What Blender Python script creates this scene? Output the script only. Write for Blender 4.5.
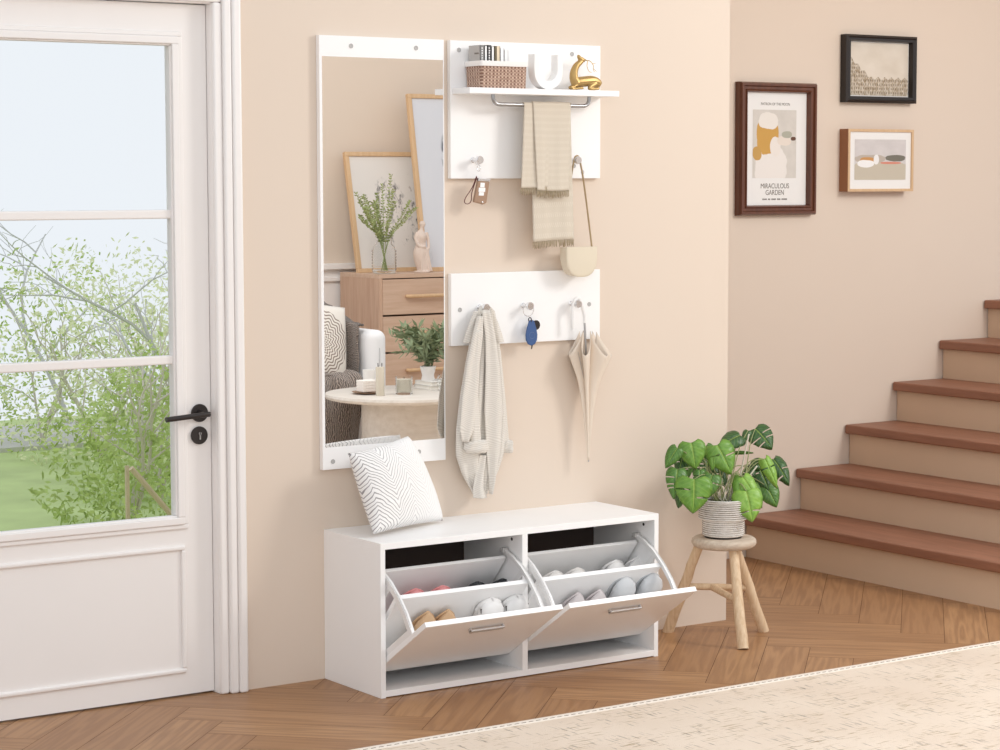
import bpy, bmesh, math, random
from mathutils import Vector, Matrix
for o in list(bpy.data.objects): bpy.data.objects.remove(o)
scene = bpy.context.scene; COL = scene.collection
random.seed(7)
PI = math.pi

# ------------------------------------------------------------------ camera
CAM = Vector((-3.37975, -5.89085, 1.52324)); FPX = 2244.36; YAW = .60021; PIT = -.08706; ROL = -.00211
_fw = Vector((math.sin(YAW)*math.cos(PIT), math.cos(YAW)*math.cos(PIT), math.sin(PIT)))
_r = Vector((math.cos(YAW), -math.sin(YAW), 0)); _u = _r.cross(_fw)
RT = _r*math.cos(ROL) + _u*math.sin(ROL); UP = _u*math.cos(ROL) - _r*math.sin(ROL); FW = _fw
cd = bpy.data.cameras.new('camera'); cam = bpy.data.objects.new('camera', cd); COL.objects.link(cam)
cd.sensor_width = 36; cd.lens = FPX/1000*36; cd.clip_end = 200
cam.matrix_world = Matrix(((RT.x, UP.x, -FW.x, CAM.x), (RT.y, UP.y, -FW.y, CAM.y), (RT.z, UP.z, -FW.z, CAM.z), (0, 0, 0, 1)))
scene.camera = cam

# ------------------------------------------------------------------ world and lights
def lin(c):
    return tuple(((v/255)/12.92 if v/255 <= .04045 else ((v/255+.055)/1.055)**2.4) for v in c[:3])
w = bpy.data.worlds.new('sky'); scene.world = w; w.use_nodes = True
bg = w.node_tree.nodes['Background']; bg.inputs[0].default_value = (*lin((236, 240, 245)), 1); bg.inputs[1].default_value = .95
def area(name, loc, target, size, power, col):
    l = bpy.data.lights.new(name, 'AREA'); l.shape = 'RECTANGLE'; l.size = size[0]; l.size_y = size[1]; l.energy = power; l.color = col
    o = bpy.data.objects.new(name, l); COL.objects.link(o); o.location = loc
    o.rotation_euler = (Vector(target)-Vector(loc)).to_track_quat('-Z', 'Y').to_euler(); return o
area('key_light', (3.7, -3.0, 3.2), (.6, 0, 1.3), (1.1, 1.1), 74, (1, .97, .93))
area('far_side_fill', (1.2, -2.6, 3.6), (3.3, -5.5, .9), (1.6, 1.6), 60, (1, .98, .95))  # added fill without a real source, lifts the far wall in the mirror
area('camera_side_fill', (-4.6, -8.4, 3.2), (.6, 0, .8), (2.2, 1.8), 80, (1, .985, .96))  # added fill behind the camera, brightens the cabinet and its flaps
scene.view_settings.view_transform = 'Standard'; scene.view_settings.look = 'None'
scene.view_settings.gamma = 1; scene.view_settings.use_curve_mapping = False
scene.view_settings.exposure = 0.13

# ------------------------------------------------------------------ helpers
def at(px, py, Y):                      # where the sight line through a photo pixel meets the plane y = Y
    d = RT*((px-500)/FPX) + UP*((375-py)/FPX) + FW
    return CAM + d*((Y-CAM.y)/d.y)
def tag(o, label=None, cat=None, group=None, kind=None):
    if label: o['label'] = label
    if cat: o['category'] = cat
    if group: o['group'] = group
    if kind: o['kind'] = kind
    return o
def empty(name, loc, label=None, cat=None, group=None, rot=None):
    o = bpy.data.objects.new(name, None); COL.objects.link(o); o.location = loc; o.empty_display_size = .05
    if rot is not None: o.rotation_euler = rot
    return tag(o, label, cat, group)
def origin(o):
    v = Vector(o.location)
    while o.parent: o = o.parent; v += Vector(o.location)
    return v

class MB:
    """collects geometry; build() links it as one mesh object"""
    def __init__(s): s.v = []; s.f = []; s.uv = []; s.m = []; s.M = None; s.mi = 0
    def add(s, pts, faces, uvs=None):
        b = len(s.v)
        for i, p in enumerate(pts):
            p = Vector(p)
            if s.M is not None: p = s.M @ p
            s.v.append(p); s.uv.append(uvs[i] if uvs else (0, 0))
        for f in faces: s.f.append([b+i for i in f]); s.m.append(s.mi)
        return s
    def box(s, x0, x1, y0, y1, z0, z1):
        p = [(x0,y0,z0),(x1,y0,z0),(x1,y1,z0),(x0,y1,z0),(x0,y0,z1),(x1,y0,z1),(x1,y1,z1),(x0,y1,z1)]
        return s.add(p, [(0,3,2,1),(4,5,6,7),(0,1,5,4),(1,2,6,5),(2,3,7,6),(3,0,4,7)])
    def loft(s, rings, cap=True, closed=True, uv=False):
        n = len(rings[0]); pts = [p for r in rings for p in r]; F = []
        for i in range(len(rings)-1):
            for j in range(n if closed else n-1):
                k = (j+1) % n
                F.append((i*n+j, i*n+k, (i+1)*n+k, (i+1)*n+j))
        if cap and closed:
            F.append(tuple(range(n-1, -1, -1))); F.append(tuple((len(rings)-1)*n+j for j in range(n)))
        uvs = [(j/(n-1), i/(len(rings)-1)) for i in range(len(rings)) for j in range(n)]
        return s.add(pts, F, uvs)
    def tube(s, path, rad, seg=10, cap=True, flat=1.0, closed=False):
        path = [Vector(p) for p in path]; n = len(path)
        R = rad if hasattr(rad, '__len__') else [rad]*n
        rings = []; t0 = None; nrm = None
        for i in range(n):
            if closed: t = (path[(i+1) % n]-path[i-1])
            else: t = path[min(i+1, n-1)]-path[max(i-1, 0)]
            t.normalize()
            if nrm is None:
                a = Vector((0, 0, 1)) if abs(t.z) < .9 else Vector((1, 0, 0))
                nrm = t.cross(a).normalized()
            else:
                nrm = (nrm - t*nrm.dot(t)).normalized()
            b = t.cross(nrm)
            rings.append([path[i]+(nrm*math.cos(2*PI*k/seg)+b*math.sin(2*PI*k/seg)*flat)*R[i] for k in range(seg)])
        if closed: rings.append(rings[0]); cap = False
        return s.loft(rings, cap)
    def lathe(s, prof, c=(0,0,0), seg=32, cap=True):
        rings = [[(c[0]+r*math.cos(2*PI*k/seg), c[1]+r*math.sin(2*PI*k/seg), c[2]+z) for k in range(seg)] for r, z in prof]
        return s.loft(rings, cap)
    def prism(s, poly, o, a, b, n, t):     # poly in the (a, b) frame about o, from 0 to t along n
        o, a, b, n = Vector(o), Vector(a), Vector(b), Vector(n); k = len(poly)
        p = [o+a*x+b*y for x, y in poly]; q = [v+n*t for v in p]
        F = [tuple(range(k)), tuple(range(2*k-1, k-1, -1))]+[(i, i+k, (i+1) % k+k, (i+1) % k) for i in range(k)]
        return s.add(p+q, F)
    def grid(s, fn, nu, nv):
        pts = []; uv = []; F = []
        for i in range(nv+1):
            for j in range(nu+1):
                u, v = j/nu, i/nv; pts.append(fn(u, v)); uv.append((u, v))
        for i in range(nv):
            for j in range(nu):
                a = i*(nu+1)+j; F.append((a, a+1, a+nu+2, a+nu+1))
        return s.add(pts, F, uv)
    def build(s, name, mats, parent=None, bevel=0, smooth=None, local=False, solid=0, sub=0, label=None, recalc=True, remesh=0, bseg=2):
        if not isinstance(mats, (list, tuple)): mats = [mats]
        off = Vector((0, 0, 0)) if (parent is None or local) else origin(parent)
        me = bpy.data.meshes.new(name)
        me.from_pydata([v-off for v in s.v], [], s.f)
        ul = me.uv_layers.new(name='UVMap')
        for li, l in enumerate(me.loops): ul.data[li].uv = s.uv[l.vertex_index]
        for i, p in enumerate(me.polygons): p.material_index = s.m[i]
        for m in mats: me.materials.append(m)
        me.validate()
        if recalc:
            bm = bmesh.new(); bm.from_mesh(me); bmesh.ops.recalc_face_normals(bm, faces=bm.faces); bm.to_mesh(me); bm.free()
        o = bpy.data.objects.new(name, me); COL.objects.link(o)
        if parent is not None: o.parent = parent
        if smooth is not None:
            for p in me.polygons: p.use_smooth = True
            if smooth < 179: me.set_sharp_from_angle(angle=math.radians(smooth))
        if remesh:
            m = o.modifiers.new('remesh', 'REMESH'); m.mode = 'VOXEL'; m.voxel_size = remesh; m.use_smooth_shade = True
            m2 = o.modifiers.new('smooth', 'SMOOTH'); m2.iterations = 3
        if solid:
            m = o.modifiers.new('solid', 'SOLIDIFY'); m.thickness = solid; m.offset = 0
        if sub:
            m = o.modifiers.new('sub', 'SUBSURF'); m.levels = sub; m.render_levels = sub
        if bevel:
            m = o.modifiers.new('bevel', 'BEVEL'); m.width = bevel; m.segments = bseg; m.limit_method = 'ANGLE'; m.angle_limit = math.radians(40)
        if label: o['label'] = label
        return o
def one(name, mb, m, label, cat, group=None, **k):
    return tag(mb.build(name, m, None, **k), label, cat, group)
def struct(name, mb, m, parent=None, **k):
    o = mb.build(name, m, parent, **k)
    if parent is None: o['kind'] = 'structure'
    return o
def smoothpath(P, n=6):                  # catmull-rom
    P = [Vector(p) for p in P]; out = []
    for i in range(len(P)-1):
        a = P[max(i-1, 0)]; b = P[i]; c = P[i+1]; d = P[min(i+2, len(P)-1)]
        for k in range(n):
            t = k/n
            out.append(.5*((2*b)+(c-a)*t+(2*a-5*b+4*c-d)*t*t+(3*b-a-3*c+d)*t**3))
    out.append(P[-1]); return out
def interp(tab, x):
    if x <= tab[0][0]: return tab[0][1]
    for (a, fa), (b, fb) in zip(tab, tab[1:]):
        if x <= b:
            t = (x-a)/(b-a); t = t*t*(3-2*t) if False else t
            return fa+(fb-fa)*t
    return tab[-1][1]

# ------------------------------------------------------------------ materials
def mat(name, col, rough=.5, metal=0, bump=0, bscale=200, var=0, vscale=8, coord='Object', spec=.5, stretch=None, sheen=0, coat=0, alpha=None):
    m = bpy.data.materials.new(name); m.use_nodes = True; nt = m.node_tree; N = nt.nodes; L = nt.links
    b = N['Principled BSDF']; c = (*lin(col), 1)
    b.inputs['Base Color'].default_value = c; b.inputs['Roughness'].default_value = rough; b.inputs['Metallic'].default_value = metal
    b.inputs['Specular IOR Level'].default_value = spec
    if sheen: b.inputs['Sheen Weight'].default_value = sheen
    if coat: b.inputs['Coat Weight'].default_value = coat
    tc = N.new('ShaderNodeTexCoord'); mp = N.new('ShaderNodeMapping'); L.new(tc.outputs[coord], mp.inputs[0])
    if stretch: mp.inputs['Scale'].default_value = stretch
    # every surface carries at least a faint procedural variation
    nz = N.new('ShaderNodeTexNoise'); nz.inputs['Scale'].default_value = vscale; nz.inputs['Detail'].default_value = 4; L.new(mp.outputs[0], nz.inputs['Vector'])
    mx = N.new('ShaderNodeMix'); mx.data_type = 'RGBA'; k = 1-(var or .015)
    mx.inputs[6].default_value = (c[0]*k, c[1]*k, c[2]*k, 1); mx.inputs[7].default_value = (min(1, c[0]*(2-k)), min(1, c[1]*(2-k)), min(1, c[2]*(2-k)), 1)
    L.new(nz.outputs[0], mx.inputs[0]); L.new(mx.outputs[2], b.inputs['Base Color'])
    if bump:
        n2 = N.new('ShaderNodeTexNoise'); n2.inputs['Scale'].default_value = bscale; n2.inputs['Detail'].default_value = 3; L.new(mp.outputs[0], n2.inputs['Vector'])
        bp = N.new('ShaderNodeBump'); bp.inputs['Strength'].default_value = bump; bp.inputs['Distance'].default_value = .002
        L.new(n2.outputs[0], bp.inputs['Height']); L.new(bp.outputs[0], b.inputs['Normal'])
    return m
class NT:                                  # tiny node helper
    def __init__(s, m): s.nt = m.node_tree; s.N = s.nt.nodes; s.L = s.nt.links; s.b = s.N['Principled BSDF']
    def val(s, sock, v):
        if hasattr(v, 'is_output'): s.L.new(v, sock)
        elif v is not None: sock.default_value = v
    def math(s, op, a, b=None, c=None, clamp=False):
        n = s.N.new('ShaderNodeMath'); n.operation = op; n.use_clamp = clamp
        s.val(n.inputs[0], a); s.val(n.inputs[1], b)
        if c is not None: s.val(n.inputs[2], c)
        return n.outputs[0]
    def coord(s, name='UV', scale=(1,1,1), loc=(0,0,0), rot=(0,0,0)):
        t = s.N.new('ShaderNodeTexCoord'); m = s.N.new('ShaderNodeMapping'); s.L.new(t.outputs[name], m.inputs[0])
        m.inputs['Scale'].default_value = scale; m.inputs['Location'].default_value = loc; m.inputs['Rotation'].default_value = rot
        return m.outputs[0]
    def noise(s, vec, scale, detail=2, rough=.5, out=0):
        n = s.N.new('ShaderNodeTexNoise'); s.L.new(vec, n.inputs['Vector']); n.inputs['Scale'].default_value = scale
        n.inputs['Detail'].default_value = detail; n.inputs['Roughness'].default_value = rough; return n.outputs[out]
    def mix(s, f, a, b):
        n = s.N.new('ShaderNodeMix'); n.data_type = 'RGBA'; s.val(n.inputs[0], f)
        for k, v in ((6, a), (7, b)):
            if isinstance(v, tuple) and len(v) == 3: v = (*lin(v), 1)
            s.val(n.inputs[k], v)
        return n.outputs[2]
    def ramp(s, f, lo, hi):
        n = s.N.new('ShaderNodeMapRange'); s.val(n.inputs[0], f); n.inputs[1].default_value = lo; n.inputs[2].default_value = hi
        return n.outputs[0]
    def sep(s, v):
        n = s.N.new('ShaderNodeSeparateXYZ'); s.L.new(v, n.inputs[0]); return n.outputs
    def bump(s, h, st=.3, d=.002):
        n = s.N.new('ShaderNodeBump'); n.inputs['Strength'].default_value = st; n.inputs['Distance'].default_value = d
        s.L.new(h, n.inputs['Height']); s.L.new(n.outputs[0], s.b.inputs['Normal'])
    def base(s, c): s.L.new(c, s.b.inputs['Base Color'])

M = {}
M['wall'] = mat('wall_paint', (226, 210, 194), .85, bump=.06, bscale=90, var=.012, vscale=1.5)
M['white'] = mat('white_lacquer', (250, 249, 248), .38, spec=.4)
M['trimw'] = mat('white_trim_paint', (246, 242, 239), .35)
M['doorw'] = mat('white_door_paint', (243, 239, 236), .4)
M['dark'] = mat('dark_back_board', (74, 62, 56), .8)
M['chrome'] = mat('chrome', (232, 232, 233), .22, 1)
M['steel'] = mat('brushed_steel', (190, 190, 192), .3, 1)
M['black'] = mat('black_metal', (48, 42, 40), .4, .3)
M['grey'] = mat('screw_cap_grey', (186, 184, 182), .4)
M['plast'] = mat('white_plastic', (240, 238, 236), .3)
def wood(name, c1, c2, rough=.5, scale=1.0, axis=0, amt=1.0):
    m = mat(name, c1, rough); t = NT(m)
    st = [14, 14, 14]; st[axis] = 1.2
    v = t.coord('Object', tuple(x*scale for x in st))
    n = t.noise(v, 3, 5, .6); n2 = t.noise(v, 14, 3)
    f = t.math('ADD', t.math('MULTIPLY', t.ramp(n, .35, .68), .75*amt), t.math('MULTIPLY', n2, .25*amt))
    t.base(t.mix(f, c1, c2)); t.bump(n2, .08); return m
M['oak'] = wood('light_oak', (214, 186, 164), (198, 166, 142), .55, axis=0)
M['oakv'] = wood('light_oak_side', (208, 176, 152), (188, 152, 128), .6, axis=2)
M['frame_oak'] = wood('frame_oak', (222, 188, 148), (205, 168, 128), .5, axis=2)
M['tread'] = wood('stair_tread_wood', (160, 110, 86), (134, 90, 68), .5, axis=1)
M['riser'] = mat('stair_riser_paint', (218, 190, 162), .7, var=.02)
M['stoolseat'] = wood('stool_seat_wood', (216, 202, 184), (186, 166, 146), .7, axis=0, scale=2)
M['stoolleg'] = wood('stool_leg_wood', (232, 208, 176), (206, 174, 136), .65, axis=2, scale=2.4)
M['walnut'] = wood('brown_frame_wood', (112, 66, 44), (82, 46, 32), .35, axis=2)
M['table'] = wood('travertine_table', (222, 216, 209), (205, 196, 186), .5, axis=0, scale=.8)

def floor_mat():
    m = mat('herringbone_oak', (178, 128, 88), .42); t = NT(m)
    uv = t.coord('UV')
    s1 = t.coord('UV', (.75, 12, 1)); s2 = t.coord('UV', (4, 90, 1))
    warp = t.noise(s1, 1.4, 2)
    ring = t.math('SINE', t.math('MULTIPLY', warp, 40.0))
    ring = t.ramp(ring, -1, 1)
    fine = t.noise(s2, 3, 4, .65)
    oi = t.N.new('ShaderNodeAttribute'); oi.attribute_name = 'tone'
    f = t.math('ADD', t.math('MULTIPLY', ring, .38), t.math('MULTIPLY', fine, .55))
    c = t.mix(f, (118, 80, 50), (206, 160, 114))
    c = t.mix(t.math('MULTIPLY', oi.outputs['Fac'], .55), c, (136, 94, 60))
    c2 = t.mix(.5, c, (168, 122, 82)); t.base(t.mix(.5, c, c2))
    t.bump(f, .12, .001)
    return m
M['floor'] = floor_mat()
M['seam'] = mat('floor_seam', (112, 78, 56), .8)

def rug_mat():
    m = mat('woven_rug', (236, 222, 202), .95, sheen=.2); t = NT(m)
    a = t.coord('Object', (14, 150, 1)); b = t.coord('Object', (130, 12, 1)); o = t.coord('Object')
    brk = t.noise(o, 7, 2)
    l1 = t.math('MULTIPLY', t.ramp(t.noise(a, 1, 2), .60, .65), t.ramp(brk, .40, .52))
    l2 = t.math('MULTIPLY', t.ramp(t.noise(b, 1, 2), .61, .66), t.ramp(t.noise(o, 9, 2), .42, .54))
    w1 = t.noise(t.coord('Object', (260, 260, 1)), 1, 1)
    c = t.mix(t.ramp(t.noise(o, 3, 3), .3, .7), (234, 218, 200), (222, 203, 183))
    c = t.mix(t.math('MULTIPLY', w1, .35), c, (212, 190, 166))
    c = t.mix(t.math('MULTIPLY', l1, .85), c, (160, 132, 84)); c = t.mix(t.math('MULTIPLY', l2, .8), c, (134, 118, 100))
    t.base(c); t.bump(w1, .6, .004); return m
M['rug'] = rug_mat()
M['rugedge'] = mat('rug_binding', (236, 226, 214), .9, bump=.4, bscale=300, var=.05, vscale=60)
M['stitch'] = mat('rug_stitching', (140, 124, 108), .9)

def knit(name, c1, c2, scale=120, bumpst=.8, coord='UV', sc=(1,1,1), rough=.95):
    m = mat(name, c1, rough, sheen=.3); t = NT(m)
    v = t.coord(coord, sc); n = t.noise(v, scale, 2)
    wv = t.N.new('ShaderNodeTexWave'); t.L.new(v, wv.inputs['Vector']); wv.inputs['Scale'].default_value = scale*.3; wv.inputs['Distortion'].default_value = 9
    wv.inputs['Detail'].default_value = 2
    f = t.math('MULTIPLY', t.math('ADD', n, wv.outputs['Fac']), .5)
    t.base(t.mix(t.ramp(f, .3, .65), c1, c2)); t.bump(f, bumpst, .006); return m
M['throw'] = knit('brown_knit_throw', (172, 158, 148), (96, 86, 80), 55, 1, sc=(1, 2.4, 1))

# ------------------------------------------------------------------ setting: floor, walls
FX0, FX1, FY0, FY1 = -5.0, 7.0, -6.8, .96
def make_floor():
    base = MB().box(FX0, FX1, FY0, FY1, -.12, -.0016); fl = struct('floor', base, M['seam'])
    mb = MB(); L, W, g = .72, .144, .0009; c = s = math.sqrt(.5); tones = []
    R = random.Random(3)
    def plank(x, y, lx, ly, along):
        cx, cy = (x+lx/2)*c-(y+ly/2)*s, (x+lx/2)*s+(y+ly/2)*c
        if not (FX0-.5 < cx < FX1+.5 and FY0-.5 < cy < FY1+.5): return
        p = []; uv = []; ru, rv = R.random()*40, R.random()*40
        for (a, b) in ((x+g, y+g), (x+lx-g, y+g), (x+lx-g, y+ly-g), (x+g, y+ly-g)):
            p.append((a*c-b*s, a*s+b*c, 0)); uv.append((a-x+ru, b-y+rv) if along == 0 else (b-y+ru, a-x+rv))
        mb.add(p, [(0, 1, 2, 3)], uv); tones.append(R.random())
    for i in range(-90, 90):
        for j in range(-14, 15):
            x, y = i*W+j*L, i*W-j*L
            plank(x, y, L, W, 0); plank(x+L, y+W-L, W, L, 1)
    o = mb.build('planks', M['floor'], fl, recalc=False)
    at_ = o.data.attributes.new('tone', 'FLOAT', 'FACE')
    for i, v in enumerate(tones[:len(o.data.polygons)]): at_.data[i].value = v
    bm = bmesh.new(); bm.from_mesh(o.data)
    for co, no in (((FX0,0,0),(-1,0,0)), ((FX1,0,0),(1,0,0)), ((0,FY0,0),(0,-1,0)), ((0,FY1,0),(0,1,0))):
        bmesh.ops.bisect_plane(bm, geom=bm.verts[:]+bm.edges[:]+bm.faces[:], plane_co=co, plane_no=no, clear_outer=True)
    bm.to_mesh(o.data); bm.free()
make_floor()
WX1 = 1.5986; DX0, DX1, DZ = -1.205, -.357, 2.035       # end of the wall, door opening
H = 2.75
mb = MB()
mb.box(-5, DX0-.012, 0, .13, 0, H).box(DX0-.012, DX1+.014, 0, .13, DZ+.012, H).box(DX1+.014, WX1, 0, .13, 0, H)
struct('wall_back', mb, M['wall'])
struct('wall_right', MB().box(.35, 7, .96, 1.08, 0, H), M['wall'])
struct('alcove_shade_slab', MB().box(.35, 7, -.15, 1.08, H, H+.1).box(.35, .45, .13, .96, 0, H), M['trimw'])  # unseen slab and end wall, added to keep sky light off the alcove
mb = MB().box(2.05, 7.0, -5.66, -5.54, 0, H); struct('wall_front', mb, M['wall'])
# white wainscot low on the far wall that the mirror shows
mb = MB().box(2.05, 7.0, -5.54, -5.522, 0, 1.0).box(2.05, 7, -5.54, -5.49, 1.0, 1.035).box(2.05, 7, -5.54, -5.505, .93, .955)
struct('trim_2', mb, M['trimw'], bevel=.004)

# ------------------------------------------------------------------ door
mb = MB(); CT = .075                                  # moulded casing: stepped profile on three sides
for (o0, o1, d) in ((0, .028, .016), (.028, .055, .026), (.055, .0835, .032)):
    mb.box(DX1-.004+o0, DX1-.004+o1, -d, 0, 0, DZ+o0)
    mb.box(DX0+.004-o1, DX0+.004-o0, -d, 0, 0, DZ+o0)
    mb.box(DX0+.004-o1, DX1-.004+o1, -d, 0, DZ+o0, DZ+o1)
struct('trim_1', mb, M['trimw'], bevel=.007, bseg=3, smooth=40)
mb = MB().box(DX1-.004, DX1+.014, -.002, .13, 0, DZ+.012).box(DX0-.012, DX0+.004, -.002, .13, 0, DZ+.012).box(DX0+.004, DX1-.004, -.002, .13, DZ-.004, DZ+.012)
mb.box(DX1-.016, DX1-.004, .075, .1, 0, DZ-.004).box(DX0+.004, DX0+.016, .075, .1, 0, DZ-.004)
struct('trim_3', mb, M['trimw'], bevel=.002)
LX0, LX1 = DX0+.006, DX1-.006; Y0, Y1 = .03, .07
GX0, GX1, GZ0, GZ1 = LX0+.117, LX1-.113, .535, 1.915
mb = MB().box(LX0, GX0, Y0, Y1, .006, 2.028).box(GX1, LX1, Y0, Y1, .006, 2.028).box(GX0, GX1, Y0, Y1, GZ1, 2.028).box(GX0, GX1, Y0, Y1, .006, GZ0)
door = struct('door_1', mb, M['doorw'])
def frame_mb(x0, x1, z0, z1, w, y0, y1, mb=None):
    mb = mb or MB()
    return mb.box(x0, x1, y0, y1, z1-w, z1).box(x0, x1, y0, y1, z0, z0+w).box(x0, x0+w, y0, y1, z0+w, z1-w).box(x1-w, x1, y0, y1, z0+w, z1-w)
mb = frame_mb(GX0-.034, GX1+.034, GZ0-.034, GZ1+.034, .014, Y0-.008, Y0+.002)
frame_mb(GX0-.02, GX1+.02, GZ0-.02, GZ1+.02, .022, Y0-.014, Y0+.004, mb)
frame_mb(GX0, GX1, GZ0, GZ1, .007, Y0-.006, Y0+.02, mb)
mb.build('glazing_moulding', M['doorw'], door, bevel=.004, bseg=3)
mb = MB()
for z in (1.0, 1.424): mb.box(GX0, GX1, Y0+.002, Y0+.03, z-.013, z+.013)
mb.build('glazing_bar', M['doorw'], door, bevel=.004)
frame_mb(GX0-.012, GX1+.022, .072, .452, .014, Y0-.009, Y0+.002).build('panel_moulding', M['doorw'], door, bevel=.005, bseg=3)
g = bpy.data.materials.new('window_glass'); g.use_nodes = True; gb = g.node_tree.nodes['Principled BSDF']
gb.inputs['Transmission Weight'].default_value = 1; gb.inputs['Roughness'].default_value = 0; gb.inputs['IOR'].default_value = 1.12
gb.inputs['Base Color'].default_value = (.97, .985, .99, 1); M['glass'] = g
MB().box(GX0+.002, GX1-.002, Y0+.014, Y0+.018, GZ0+.002, GZ1-.002).build('glass_pane', g, door)
hx, hz = -.401, .840
mb = MB(); mb.M = Matrix.Translation((hx, Y0, hz)) @ Matrix.Rotation(PI/2, 4, 'X')
mb.lathe([(.0, 0), (.026, 0), (.0265, .002), (.0265, .007), (.0255, .009), (0, .009)], seg=36)
mb.lathe([(.0, .009), (.010, .009), (.010, .044), (.0, .044)], seg=20); mb.M = None
mb.tube(smoothpath([(hx+.012, Y0-.045, hz-.001), (hx, Y0-.046, hz-.001), (hx-.05, Y0-.046, hz-.004), (hx-.128, Y0-.045, hz-.009)], 5), .0078, 14)
hd = mb.build('door_handle', M['black'], door, smooth=35, label='black lever handle on a round rose')
mb = MB(); mb.M = Matrix.Translation((hx-.002, Y0, hz-.066)) @ Matrix.Rotation(PI/2, 4, 'X')
mb.lathe([(0, 0), (.026, 0), (.0265, .002), (.0265, .007), (.0255, .009), (0, .009)], seg=36); mb.M = None
esc = mb.build('lock_escutcheon', M['black'], door, smooth=35, label='black round lock cover with a keyhole')
mb = MB().box(hx-.004, hx, Y0-.0115, Y0-.009, hz-.078, hz-.056); mb.M = Matrix.Translation((hx-.002, Y0-.009, hz-.060)) @ Matrix.Rotation(PI/2, 4, 'X')
mb.lathe([(0, 0), (.0045, 0), (.0045, .0025), (0, .0025)], seg=14); mb.build('keyhole_plug', M['steel'], esc)

# ------------------------------------------------------------------ garden behind the door glass
M['grass'] = mat('lawn', (186, 204, 140), .95, var=.3, vscale=3)
M['path'] = mat('pale_path', (206, 204, 200), .9, var=.08)
M['leafg'] = mat('shrub_leaf', (178, 200, 112), .7, var=.4, vscale=2.5)
M['leafg2'] = mat('shrub_leaf_pale', (226, 232, 186), .7, var=.2, vscale=2.5)
M['bark'] = mat('pale_bark', (214, 206, 198), .9, var=.15, vscale=10)
M['twig'] = mat('bare_twig', (206, 206, 206), .9, var=.1)
M['postw'] = mat('timber_prop', (204, 186, 160), .8, var=.1)
mb = MB().grid(lambda u, v: (-8+22*u, 1.3+7.9*v, -.18-.02*math.sin(u*20)*math.cos(v*14)), 40, 30)
tag(struct('ground', mb, M['grass']), 'green lawn of the garden beyond the door', 'lawn')
mb = MB().box(-4, 12, 7.4, 8.6, -.19, -.15); tag(struct('path', mb, M['path']), kind='structure')
def foliage(c, r, n, seed, size=.019):
    R = random.Random(seed); mb = MB()
    for _ in range(n):
        d = Vector((R.gauss(0, 1), R.gauss(0, 1), R.gauss(0, 1))).normalized()*(R.random()**.35)
        p = Vector((c[0]+d.x*r[0], c[1]+d.y*r[1], c[2]+d.z*r[2])) + Vector((math.sin(d.z*9+seed), math.cos(d.x*8), math.sin(d.x*11+d.z*5)))*.06
        a = Vector((R.gauss(0, 1), R.gauss(0, 1), R.gauss(0, 1))).normalized(); b = a.orthogonal().normalized(); k = size*(.6+R.random()*.8)
        mb.add([p-a*k, p+b*k*.5, p+a*k, p-b*k*.5], [(0, 1, 2, 3)])
    return mb
def branch(mb, p, d, r, n, R, spread=.5):
    pts = [Vector(p)]; q = Vector(p); dd = Vector(d)
    for i in range(5):
        dd = (dd+Vector((R.gauss(0, .12), R.gauss(0, .12), R.gauss(0, .07)))).normalized()*d.length; q = q+dd/5; pts.append(q.copy())
    mb.tube(pts, [r*(1-.12*i) for i in range(6)], 5)
    if n > 0:
        for k in range(3):
            s = pts[2+k]; nd = (d.normalized()+Vector((R.gauss(0, spread), R.gauss(0, spread), R.gauss(0, spread*.6)+.1))).normalized()*d.length*.66
            branch(mb, s, nd, r*.52, n-1, R, spread)
for i, (px, Y, z, r, n, k, lab) in enumerate([
    (128, 4.2, .10, (.46, .36, .52), 1500, 0, 'leafy green shrub nearest behind the left of the door glass'),
    (158, 5.05, .06, (.40, .36, .64), 1300, 0, 'leafy green shrub right of the shrub by the glass edge'),
    (180, 5.9, .28, (.48, .36, .58), 1100, 1, 'pale yellow-green shrub by the right edge of the door glass'),
    (100, 6.75, .38, (.75, .38, .8), 1500, 1, 'tall pale shrub far left in the garden'),
    (40, 7.6, .25, (.9, .38, .85), 1500, 0, 'broad green shrub at the far left of the garden'),
    (146, 8.4, .35, (.6, .36, .7), 900, 1, 'pale airy shrub standing behind the front shrubs')]):
    c = at(px, 300, Y); c.z = z
    e = empty('garden_shrub', (c.x, Y, -.19), lab, 'shrub', 'shrubs in the garden')
    foliage(c, r, int(n*1.7), i+1).build('foliage', M['leafg2'] if k else M['leafg'], e, recalc=False)
    st = MB(); R = random.Random(i)
    for _ in range(4): branch(st, Vector((c.x, Y, -.19)), Vector((R.gauss(0, .2), R.gauss(0, .2), .75)), .011, 1, R)
    st.build('stems', M['bark'], e)
for i, (px, Y, h, lab) in enumerate([(205, 5.45, 1.1, 'bare pale tree beyond the door glass at its right edge'), (70, 8.5, 1.2, 'bare thin tree far back at the left of the garden')]):
    c = at(px, 300, Y); tb = MB(); branch(tb, Vector((c.x, Y, -.2)), Vector((-.25, 0, h)), .022, 3, random.Random(11+i), .55)
    one('bare_tree', tb, M['twig'], lab, 'tree', recalc=False)
a = at(131, 468, 3.2); b = at(172, 516, 3.2); b = a+(b-a)*1.35
one('timber_prop', MB().tube([a, b], .013, 8), M['postw'], 'slanting pale timber prop in the garden behind the glass', 'post')
a = at(127, 470, 3.6); one('garden_post', MB().box(a.x-.008, a.x+.008, 3.592, 3.608, -.2, a.z+.02), M['postw'], 'thin upright pale post in the garden behind the glass', 'post')

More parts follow.
